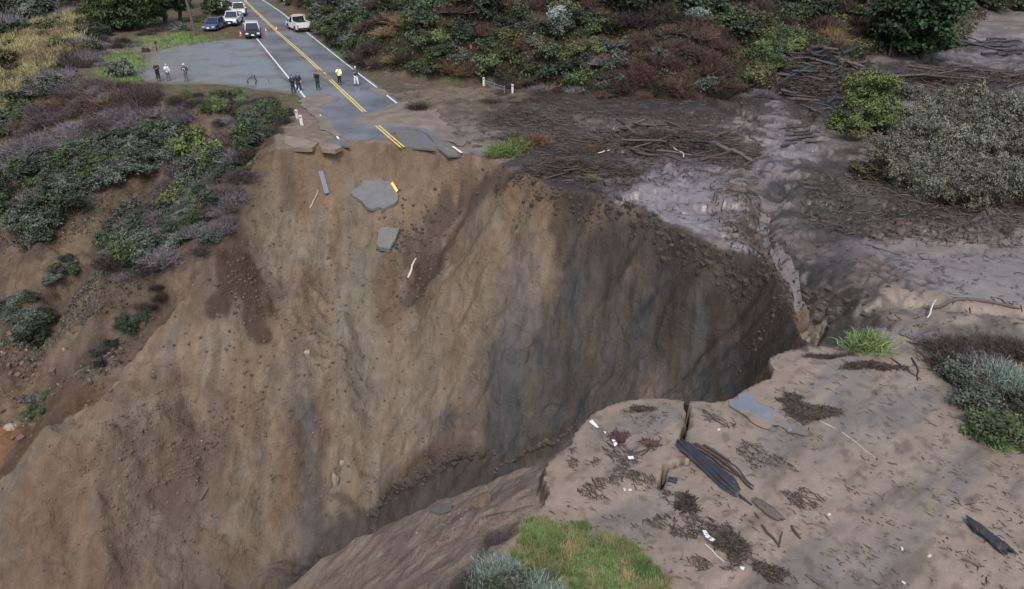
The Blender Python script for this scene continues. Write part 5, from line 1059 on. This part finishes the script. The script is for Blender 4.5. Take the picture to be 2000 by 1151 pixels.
# ------------------------------------------------------------------ posts, rail, cones, bag
def post(px, py, h, w, label, tilt=(0, 0), mat='post'):
    mb = MB(); mb.box((0, 0, h/2-.1), (w, w*.45, h+.2)); mb.box((0, 0, h), (w*1.05, w*.5, .04), None, (.7, .7)); root = mb.build('marker_post', M[mat]); root.location = G.hit(px, py); root.rotation_euler = (tilt[0], tilt[1], -.4)
    r_ = MB(); r_.box((0, -w*.24, h*.8), (w*.75, .012, h*.16)); r_.build('reflector', M['galv'], root); return tag(root, label, 'marker post')
post(581, 232, .75, .22, 'white marker post at the torn road edge, farther of the two', (.1, .05)); post(590, 245, .8, .24, 'white marker post at the torn road edge, nearer of the two', (.0, -.1))
post(945, 168, .8, .18, 'white marker post at the left end of the wire rail'); post(1001, 182, .8, .18, 'white marker post right of the wire rail'); post(556, 9, 1.4, .22, 'white roadside post at the top of the road'); post(434, 18, 1.1, .2, 'white roadside post behind the white pickups')
a, b = G.hit(948, 170), G.hit(985, 182); mb = MB(); d = b-a
for z in (.35, .6): mb.tube([(0, 0, z), d*.5+np.array([0, 0, z-.05]), d+np.array([0, 0, z-.03])], .035, 6)
for t in (0, .5, 1): mb.tube([d*t+np.array([0, 0, -.1]), d*t+np.array([0, 0, .72])], .045, 6)
o = mb.build('guard_rail', M['galv']); o.location = a; tag(o, 'low grey wire rail on mud between two white posts', 'guard rail')
M['cone'] = simple('cone_orange', lin(232, 92, 60), .5); M['cone_w'] = simple('cone_white_band', lin(235, 230, 230), .5)
def cone(px, py, label):
    root = empty('traffic_cone', G.hit(px, py)); root.location.z += .06; tag(root, label, 'traffic cone', 'traffic cones around the patrol car')
    a = MB(); a.box((0, 0, .02), (.4, .4, .04)); a.build('base', M['cone'], root)
    for n_, m_, z0, z1 in (('cone_body', 'cone', .04, .3), ('band', 'cone_w', .3, .55), ('cone_tip', 'cone', .55, .78)):
        r0, r1 = .16-.14*z0/.78, .16-.14*z1/.78; c = MB(); c.tube([(0, 0, z0), (0, 0, z1)], [r0, r1], 10); c.build(n_, M[m_], root)
cone(471, 72, 'orange and white cone left of the patrol car'); cone(520, 65, 'orange and white cone just right of the patrol car'); cone(541, 62, 'orange and white cone on the yellow centre line')
mb = MB(); mb.box((0, 0, .22), (.95, .5, .42), None, (.7, .6), (.05, 0)); mb.box((-.25, 0, .42), (.35, .3, .2), None, (.6, .6)); mb.tube([(.1, 0, .4), (.3, 0, .55), (.45, 0, .35)], .03, 6); M['black'] = simple('black_fabric', lin(34, 36, 40), .8); o = mb.build('bag', M['black'], bevel=.05); o.location = G.hit(285, 102); tag(o, 'dark bag on the grass at the left end of the pullout', 'bag')
mb = MB(); mb.tube([(0, 0, -.1), (0, 0, 1.0)], .05, 8); mb.box((0, 0, 1.05), (.22, .08, .25)); o = mb.build('marker_post', M['black']); o.location = G.hit(307, 101); tag(o, 'thin dark post at the back edge of the pullout', 'marker post')
# dark sticks on the pullout edge
log((481, 166), (492, 152), .05, 'wet_wood', 'dark bent branch on the pullout edge, left leg of the arch', name='branch', cat='branch', zs=(0, .3)); log((497, 153), (505, 168), .06, 'wet_wood', 'dark branch on the pullout edge, right of the arch', name='branch', cat='branch', zs=(.3, 0)); log((512, 150), (536, 166), .05, 'wet_wood', 'dark stick slanting toward the road on the pullout edge', name='branch', cat='branch')

# ------------------------------------------------------------------ vehicles
def paint_mat(n, c, r_=.3): return simple(n, c, r_, var=.05, scale=3, coat=.6)
M['p_white'] = paint_mat('white_car_paint', lin(228, 226, 230)); M['p_grey'] = paint_mat('silver_blue_car_paint', lin(84, 98, 126)); M['p_black'] = paint_mat('black_car_paint', lin(36, 40, 46)); M['p_pink'] = paint_mat('warm_white_truck_paint', lin(230, 224, 226))
M['glass'] = simple('car_glass', lin(42, 52, 62), .12, var=.05); M['tyre'] = simple('tyre_rubber', lin(30, 30, 32), .85); M['rim'] = simple('wheel_rim', lin(130, 132, 136), .35, metal=.7); M['trim'] = simple('dark_trim', lin(32, 33, 36), .6); M['lamp'] = simple('headlight_lens', lin(225, 228, 235), .15); M['red'] = simple('red_lens', lin(170, 30, 28), .25); M['plate'] = simple('white_plate', lin(240, 240, 240), .5); M['lightbar'] = simple('amber_light_bar', lin(228, 170, 70), .3)
def vehicle(px, py, head, label, cat, name, paint, roofp=None, kind='suv', L_=4.9, W_=1.98, Ht=1.8, extras=(), lampc='lamp', z=None):
    p = G.hit(px, py); root = empty(name, (p[0], p[1], .055 if z is None else z), math.atan2(-head[0], head[1])); tag(root, label, cat); roofp = roofp or paint
    hl, hw = L_/2, W_/2; belt = Ht*.56; hood = Ht*.53; gc = .32
    if kind == 'suv': prof = [(-hl, .5), (-hl+.03, belt-.08), (-hl+.15, belt), (hl*.38, belt), (hl*.9, hood-.05), (hl-.03, hood-.22), (hl, .5), (hl-.08, gc), (-hl+.08, gc)]; cab = (-hl+.12, -hl+.5, hl*.12, hl*.42)
    elif kind == 'car': prof = [(-hl, .5), (-hl+.05, belt-.1), (-hl+.7, belt), (hl*.35, belt-.02), (hl*.88, hood-.12), (hl-.03, hood-.3), (hl, .45), (hl-.08, .25), (-hl+.08, .25)]; cab = (-hl+.35, -hl+1.1, hl*.02, hl*.42)
    else: prof = [(-hl, .55), (-hl, belt+.02), (-hl*.12, belt+.02), (hl*.42, belt), (hl*.92, hood), (hl-.02, hood-.2), (hl, .55), (hl-.08, gc+.05), (-hl+.08, gc+.05)]; cab = (-hl*.12, -hl*.08, hl*.18, hl*.46)
    # body: side profile pulled across, narrower at the top edge
    mb = MB(); n = len(prof); V_ = []; xs_ = (-hw, -hw*.97, hw*.97, hw)
    for x_ in xs_:
        for (yy, zz) in prof:
            e = .06 if abs(x_) == hw else 0; cyy = yy*(1-e*.4); V_.append((x_*(1-.04*(zz > belt*.8)), cyy, zz-(e if zz > belt*.7 else -e*.5)))
    F_ = []
    for i in range(3):
        for j in range(n): F_.append((i*n+j, i*n+(j+1) % n, (i+1)*n+(j+1) % n, (i+1)*n+j))
    F_ += [tuple(range(n))[::-1], tuple(range(3*n, 4*n))]; mb.add(V_, F_); body = mb.build('body', M[paint], root, bevel=.05)
    y0, y1, y2, y3 = cab; zb, zt = belt-.01, Ht; bx, tx = hw*.93, hw*.76
    Bc = [(-bx, y0), (bx, y0), (bx, y3), (-bx, y3)]; Tc = [(-tx, y1), (tx, y1), (tx, y2), (-tx, y2)]
    g = MB(); g.add([(a*.98, b, zb) for a, b in Bc]+[(a*.98, b, zt-.04) for a, b in Tc], [(4, 5, 6, 7)]); g.build('headliner', M['trim'], root)
    def pane(i, j, nm_):
        q = MB(); a, b, c, d = [Vector((*Bc[i], zb)), Vector((*Bc[j], zb)), Vector((*Tc[j], zt-.05)), Vector((*Tc[i], zt-.05))]; nn_ = (b-a).cross(d-a).normalized()*.02
        q.add([a, b, c, d, a+nn_, b+nn_, c+nn_, d+nn_], [(3, 2, 1, 0), (4, 5, 6, 7), (0, 1, 5, 4), (1, 2, 6, 5), (2, 3, 7, 6), (3, 0, 4, 7)]); q.build(nm_, M['glass'], root)
    pane(0, 1, 'rear_window'); pane(2, 3, 'windshield'); pane(1, 2, 'side_window'); pane(3, 0, 'side_window')
    rf = MB(); rf.add([(a*1.04, b+(.08 if k_ > 1 else -.05), zt-.06) for k_, (a, b) in enumerate(Tc)]+[(a*.93, b, zt) for a, b in Tc], [(3, 2, 1, 0), (4, 5, 6, 7), (0, 1, 5, 4), (1, 2, 6, 5), (2, 3, 7, 6), (3, 0, 4, 7)]); rf.build('roof', M[roofp], root, bevel=.03)
    for i in range(4): q = MB(); q.tube([(*Bc[i], zb-.03), (*Tc[i], zt-.04)], .05, 6); q.build('pillar', M[roofp], root)
    if kind != 'truck':
        for sx in (-1, 1): q = MB(); m_ = lambda t: (sx*(bx+(tx-bx)*t)*1.01, (y0+y3)/2*(1-t)+(y1+y2)/2*t, zb+(zt-zb)*t); q.tube([m_(0), m_(.95)], .045, 6); q.build('pillar', M[roofp], root)
    wr = .37 if kind != 'car' else .34
    for sx in (-1, 1):
        for yy in (-hl*.6, hl*.62):
            c = (sx*(hw-.12), yy, wr); t_ = MB(); t_.tube([(c[0]-.13, yy, wr), (c[0]+.13, yy, wr)], wr, 16); w_ = t_.build('wheel', M['tyre'], root); r_ = MB(); r_.tube([(c[0]+sx*.12, yy, wr), (c[0]+sx*.14, yy, wr)], wr*.62, 12); r_.build('rim', M['rim'], w_)
            a_ = MB(); pts = [(sx*(hw+.005), yy+math.cos(q)*wr*1.18, wr+math.sin(q)*wr*1.18) for q in np.linspace(0, math.pi, 9)]; a_.tube(pts, .05, 6); a_.build('wheel_arch', M['trim'], root)
    for sx in (-1, 1):
        q = MB(); q.box((sx*hw*.72, hl-.03, hood-.3), (.38, .1, .2), None, (.9, .8)); q.build('headlight', M[lampc], root); q = MB(); q.box((sx*hw*.86, -hl+.02, belt-.25), (.16, .08, .32)); q.build('tail_light', M['red'], root)
        q = MB(); q.box((sx*(hw+.1), y3-.25, belt+.1), (.2, .1, .16), None, (.8, .8)); q.build('mirror', M['trim' if paint != 'p_white' else paint], root, bevel=.02)
    q = MB(); q.box((0, hl, hood-.32), (W_*.5, .06, .22)); [q.box((0, hl+.035, hood-.38+k_*.07), (W_*.48, .015, .02)) for k_ in range(3)]; q.build('grille', M['trim'], root)
    q = MB(); q.box((0, hl+.03, .45), (W_*.94, .14, .24), None, (.97, .8)); q.build('front_bumper', M['trim' if kind != 'car' else paint], root, bevel=.03); q = MB(); q.box((0, -hl-.03, .52), (W_*.94, .14, .22)); q.build('rear_bumper', M['trim'], root, bevel=.03)
    q = MB(); q.box((0, hl+.11, .5), (.36, .02, .18)); q.build('number_plate', M['plate'], root)
    if kind == 'truck':
        yb0, yb1 = -hl+.08, -hl*.16; q = MB(); q.box((0, (yb0+yb1)/2, belt+.03), (W_*.84, yb1-yb0, .02)); q.build('bed_floor', M['trim'], root)
        for sx in (-1, 1): q = MB(); q.box((sx*hw*.9, (yb0+yb1)/2, belt+.14), (.12, yb1-yb0, .26)); q.build('bed_side', M[paint], root, bevel=.02)
        q = MB(); q.box((0, -hl+.05, belt+.12), (W_*.86, .09, .26)); q.build('tailgate', M[paint], root, bevel=.02)
    if 'bar' in extras: q = MB(); q.box((0, (y1+y2)/2, zt+.1), (1.25, .28, .13), None, (.95, .8)); q.build('light_bar', M['lightbar'], root)
    if 'tools' in extras: q = MB(); q.box((0, -hl*.55, belt+.32), (.7, .8, .5), None, (.35, .5)); q.tube([(-.2, -hl*.3, belt+.2), (.1, -hl*.5, belt+.95)], .06, 6); q.build('load', M['black'], root); q = MB(); [q.tube([(sx*hw*.85, -hl*.18, belt+.2), (sx*hw*.85, -hl*.18, Ht+.15)], .04, 6) for sx in (-1, 1)]; q.tube([(-hw*.85, -hl*.18, Ht+.15), (hw*.85, -hl*.18, Ht+.15)], .04, 6); q.build('headache_rack', M[paint], root)
    return root
toward = Vector((Yw[6]-Yw[3]).tolist()).normalized()
vehicle(495, 72, (toward.x-.12, toward.y), 'black and white patrol suv with white roof parked between the cones', 'patrol car', 'patrol_car', 'p_black', 'p_white', 'suv')
vehicle(457, 48, (toward.x-.3, toward.y), 'white pickup parked in front of another white pickup', 'pickup truck', 'pickup_truck', 'p_white', None, 'truck', 5.4, 2.0, 1.9)
vehicle(469, 30, (toward.x-.15, toward.y), 'white pickup farthest up the road edge, behind the other white one', 'pickup truck', 'pickup_truck', 'p_white', None, 'truck', 5.5, 2.0, 1.95)
vehicle(420, 58, (toward.x-.42, toward.y), 'silver blue car with dark windshield parked left of the pickups', 'car', 'parked_car', 'p_grey', None, 'car', 4.7, 1.9, 1.6)
vehicle(584, 60, (-toward.x-.15, -toward.y), 'pale service pickup seen from behind with gear in its bed', 'pickup truck', 'service_pickup', 'p_pink', None, 'truck', 5.6, 2.1, 1.95, ('bar', 'tools'))

# ------------------------------------------------------------------ people
M['skin'] = simple('skin', lin(196, 152, 128), .6, var=.05); M['hair'] = simple('dark_hair', lin(46, 36, 30), .8)
def cloth(n, c): return simple(n, lin(*c), .85, var=.12, scale=12, bump=.2)
CL = {k_: cloth(k_+'_cloth', c) for k_, c in dict(black=(34, 37, 44), navy=(44, 52, 72), green=(38, 54, 50), hiviz=(246, 246, 170), white=(222, 222, 226), grey=(146, 146, 150), denim=(92, 104, 122), orange=(252, 208, 186), dgrey=(70, 72, 78), lgrey=(226, 222, 224)).items()}
def skin_mesh(name, verts, edges, radii, mat, parent, root_i=0, sub=1):
    me = bpy.data.meshes.new(name); me.from_pydata([tuple(v) for v in verts], edges, []); o = bpy.data.objects.new(name, me); col.objects.link(o)
    m = o.modifiers.new('s', 'SKIN'); m.use_smooth_shade = True; m2 = o.modifiers.new('u', 'SUBSURF'); m2.levels = sub; m2.render_levels = sub
    for i, r_ in enumerate(radii): me.skin_vertices[0].data[i].radius = r_ if hasattr(r_, '__len__') else (r_, r_); me.skin_vertices[0].data[i].use_root = (i == root_i)
    dg = bpy.context.evaluated_depsgraph_get(); dg.update(); em = bpy.data.meshes.new_from_object(o.evaluated_get(dg)); o.modifiers.clear(); o.data = em; em.name = name
    em.materials.clear(); em.materials.append(mat); em.polygons.foreach_set('use_smooth', [True]*len(em.polygons)); o.parent = parent; return o
def person(px, py, face, label, top='black', legs='black', hgt=1.75, arms='down', head='hair', vest=None, pack=None, shoes='black', stance=.1, lean=0, coat=False, hold=None, z=.055):
    p = G.hit(px, py); root = empty('person', (p[0], p[1], max(z, float(p[2]))), math.atan2(-face[0], face[1])); tag(root, label, 'person'); k_ = hgt/1.75
    V3 = lambda *a: Vector(a)*k_
    hip = V3(0, 0, .92); neck = V3(0, .02+lean*.3, 1.47); hd = V3(0, .05+lean*.4, 1.62); J = {}
    for s, nm_ in ((-1, 'l'), (1, 'r')):
        J['h'+nm_] = V3(s*.09, 0, .88); J['k'+nm_] = V3(s*(.08+stance*.5), .03, .49); J['a'+nm_] = V3(s*(.08+stance), -.01, .09); J['t'+nm_] = V3(s*(.09+stance), .15, .04); J['s'+nm_] = V3(s*.18, lean*.3, 1.41)
        if arms == 'down': e, w = V3(s*.25, -.02, 1.13), V3(s*.24, .08, .88)
        elif arms == 'hips': e, w = V3(s*.36, -.05, 1.16), V3(s*.18, .08, 1.0)
        elif arms == 'folded': e, w = V3(s*.23, .06, 1.14), V3(-s*.04, .24, 1.2+s*.03)
        elif arms == 'camera': e, w = V3(s*.22, .18, 1.22), V3(s*.07, .3, 1.52)
        else: e, w = (V3(s*.25, .0, 1.13), V3(s*.2, .2, 1.0)) if s < 0 else (V3(.24, .12, 1.17), V3(.08, .3, 1.35))
        J['e'+nm_], J['w'+nm_] = e, w
    ch = V3(0, lean*.2, 1.25); wa = V3(0, .0, 1.06)
    vs_ = [hip, wa, ch, neck, hd+V3(0, -.01, -.03), hd+V3(0, 0, .08)]; ed = [(0, 1), (1, 2), (2, 3), (3, 4), (4, 5)]; rd = [(.14*k_, .11*k_), (.13*k_, .1*k_), (.16*k_, .11*k_), .055*k_, (.075*k_, .09*k_), (.07*k_, .085*k_)]
    for nm_, s in (('l', -1), ('r', 1)):
        b = len(vs_); vs_ += [J['h'+nm_], J['k'+nm_], J['a'+nm_], J['t'+nm_]]; ed += [(0, b), (b, b+1), (b+1, b+2), (b+2, b+3)]; rd += [.085*k_, .058*k_, .04*k_, .035*k_]
        b = len(vs_); dr = (J['w'+nm_]-J['e'+nm_]).normalized(); hp = J['w'+nm_]+dr*.07*k_; vs_ += [J['s'+nm_], J['e'+nm_], J['w'+nm_], hp]; ed += [(2, b), (b, b+1), (b+1, b+2), (b+2, b+3)]; rd += [.055*k_, .042*k_, .027*k_, (.038*k_, .018*k_)]
        sidev = dr.cross(Vector((0, 0, 1)) if abs(dr.z) < .8 else Vector((1, 0, 0))).normalized(); curl = dr.cross(sidev).normalized()
        for q, (off, ln) in enumerate(((-.03, .065), (-.01, .08), (.01, .075), (.03, .06))):
            f0 = hp+sidev*off*k_+dr*.02*k_; f1 = f0+dr*ln*.55*k_+curl*.01; f2 = f1+dr*ln*.4*k_+curl*.03*k_; c = len(vs_); vs_ += [f0, f1, f2]; ed += [(b+3, c), (c, c+1), (c+1, c+2)]; rd += [.009*k_, .0085*k_, .007*k_]
        c = len(vs_); t0 = J['w'+nm_]+dr*.03*k_+sidev*(-.035)*k_; vs_ += [t0, t0+dr*.035*k_-sidev*.02*k_+curl*.01]; ed += [(b+2, c), (c, c+1)]; rd += [.011*k_, .009*k_]
    skin_mesh('body', vs_, ed, rd, M['skin'], root)
    g = .022*k_
    # jacket: torso and sleeves
    low = V3(0, 0, .80 if not coat else .70); v = [wa, low, ch, neck+V3(0, -.01, -.04)]; e_ = [(0, 1), (0, 2), (2, 3)]; r_ = [(.19*k_, .15*k_), (.21*k_, .17*k_), (.215*k_, .16*k_), (.1*k_, .09*k_)]
    for nm_ in 'lr': b = len(v); dd = (J['w'+nm_]-J['e'+nm_])*.95+J['e'+nm_]; v += [J['s'+nm_], J['e'+nm_], dd]; e_ += [(2, b), (b, b+1), (b+1, b+2)]; r_ += [.095*k_, .078*k_, .058*k_]
    skin_mesh('jacket', v, e_, r_, CL[top], root)
    v = [hip]; e_ = []; r_ = [(.155*k_, .125*k_)]
    for nm_ in 'lr': b = len(v); v += [J['h'+nm_]+V3(0, 0, -.04), J['k'+nm_], J['a'+nm_]+V3(0, 0, .03)]; e_ += [(0, b), (b, b+1), (b+1, b+2)]; r_ += [.115*k_, .09*k_, .075*k_]
    skin_mesh('trousers', v, e_, r_, CL[legs], root)
    for nm_ in 'lr': skin_mesh('shoe', [J['a'+nm_]+V3(0, -.05, -.04), J['a'+nm_]+V3(0, .04, -.03), J['t'+nm_]+V3(0, .02, .0)], [(0, 1), (1, 2)], [.05*k_, .055*k_, .04*k_], CL[shoes], root)
    # face: eyes, nose, mouth, ears
    fm = MB(); fc = hd+V3(0, .085, .0)
    fm.tube([fc+V3(0, -.01, .03), fc+V3(0, .03, -.012)], [.01*k_, .016*k_], 6); [fm.tube([hd+V3(s*.075, -.01, -.02), hd+V3(s*.085, -.01, .03)], .014*k_, 6) for s in (-1, 1)]; fm.build('nose_and_ears', M['skin'], root)
    fm = MB(); [fm.box(fc+V3(s*.03, -.002, .03), V3(.022, .012, .01)) for s in (-1, 1)]; fm.build('eyes', M['hair'], root); fm = MB(); fm.box(fc+V3(0, .0, -.04), V3(.04, .012, .008)); fm.build('mouth', CL['orange'], root)
    if head in ('hair', 'cap'): skin_mesh('hair', [hd+V3(0, -.045, -.03), hd+V3(0, -.03, .06), hd+V3(0, .0, .1)], [(0, 1), (1, 2)], [.07*k_, .092*k_, .07*k_], M['hair'] if head == 'hair' else CL['lgrey'], root)
    else:
        skin_mesh('helmet', [hd+V3(0, -.03, .05), hd+V3(0, 0, .1), hd+V3(0, 0, .14)], [(0, 1), (1, 2)], [.11*k_, .115*k_, .07*k_], CL['white'], root)
        q = MB(); q.tube([hd+V3(0, .02, .065), hd+V3(0, .02, .08)], .15*k_, 14); q.build('helmet_brim', CL['white'], root)
    if vest:
        q = skin_mesh('safety_vest', [wa+V3(0, 0, -.06), ch, neck+V3(0, -.01, -.1)], [(0, 1), (1, 2)], [(.185*k_, .15*k_), (.2*k_, .15*k_), (.14*k_, .11*k_)], CL[vest], root)
        q = MB(); [q.tube([V3(s*.09, .16, 1.36), V3(s*.1, .17, 1.1)], .02*k_, 6) for s in (-1, 1)]; q.build('vest_stripe', CL['white'], root)
    if pack: q = skin_mesh('backpack', [ch+V3(0, -.24, -.16), ch+V3(0, -.24, .06)], [(0, 1)], [(.2*k_, .13*k_), (.18*k_, .11*k_)], CL[pack], root)
    if hold:
        q = MB(); mid = (J['wl']+J['wr'])/2+V3(0, .1, .0); q.box(mid, V3(.14, .08, .09)); q.tube([mid, mid+V3(0, .1, 0)], .035*k_, 8); q = q.build('camera' if hold == 'camera' else 'phone', M['trim'], None)
        q.matrix_world = Matrix.Translation(root.location) @ Matrix.Rotation(root.rotation_euler.z, 4, 'Z'); tag(q, f'small black camera held up by {hold if hold != "camera" else "the person"}'[:60] if hold != 'camera' else 'small black camera raised by the person in dark green on the road', 'camera')
    return root
cs = Vector((0, -1, 0))
person(311, 160, (.5, -.85), 'person in black clothes standing with folded arms at the left of the pullout group', 'black', 'black', 1.85, 'folded', stance=.03)
person(330, 159, (.6, -.8), 'person in a pale grey jacket and jeans between the black clad and the vested person', 'lgrey', 'denim', 1.65, 'mixed', head='cap', stance=.06)
person(365, 160, (-.1, -1), 'person in white helmet and pale safety vest with hands on hips', 'dgrey', 'denim', 1.7, 'hips', head='helmet', vest='orange', stance=.06)
person(574, 184, (-.3, .95), 'person seen from behind with a large dark pack at the road edge', 'navy', 'green', 1.75, 'mixed', pack='navy', stance=.06)
person(585, 181, (.3, -.95), 'person in dark navy clothes and light shoes beside the one with the pack', 'navy', 'navy', 1.8, 'mixed', shoes='white', stance=.1)
person(622, 178, (.1, -1), 'person in dark green and black raising a camera on the road', 'green', 'green', 1.8, 'camera', hold='camera', stance=.04)
person(664, 167, (.2, -1), 'person in a bright yellow white coat on the centre line', 'hiviz', 'black', 1.75, 'mixed', coat=True, head='hair', stance=.03)
person(697, 169, (-.3, -1), 'person in white trousers and dark boots at the right road edge', 'dgrey', 'white', 1.85, 'folded', head='cap', shoes='black', stance=.1)
print('objects', len(bpy.data.objects))
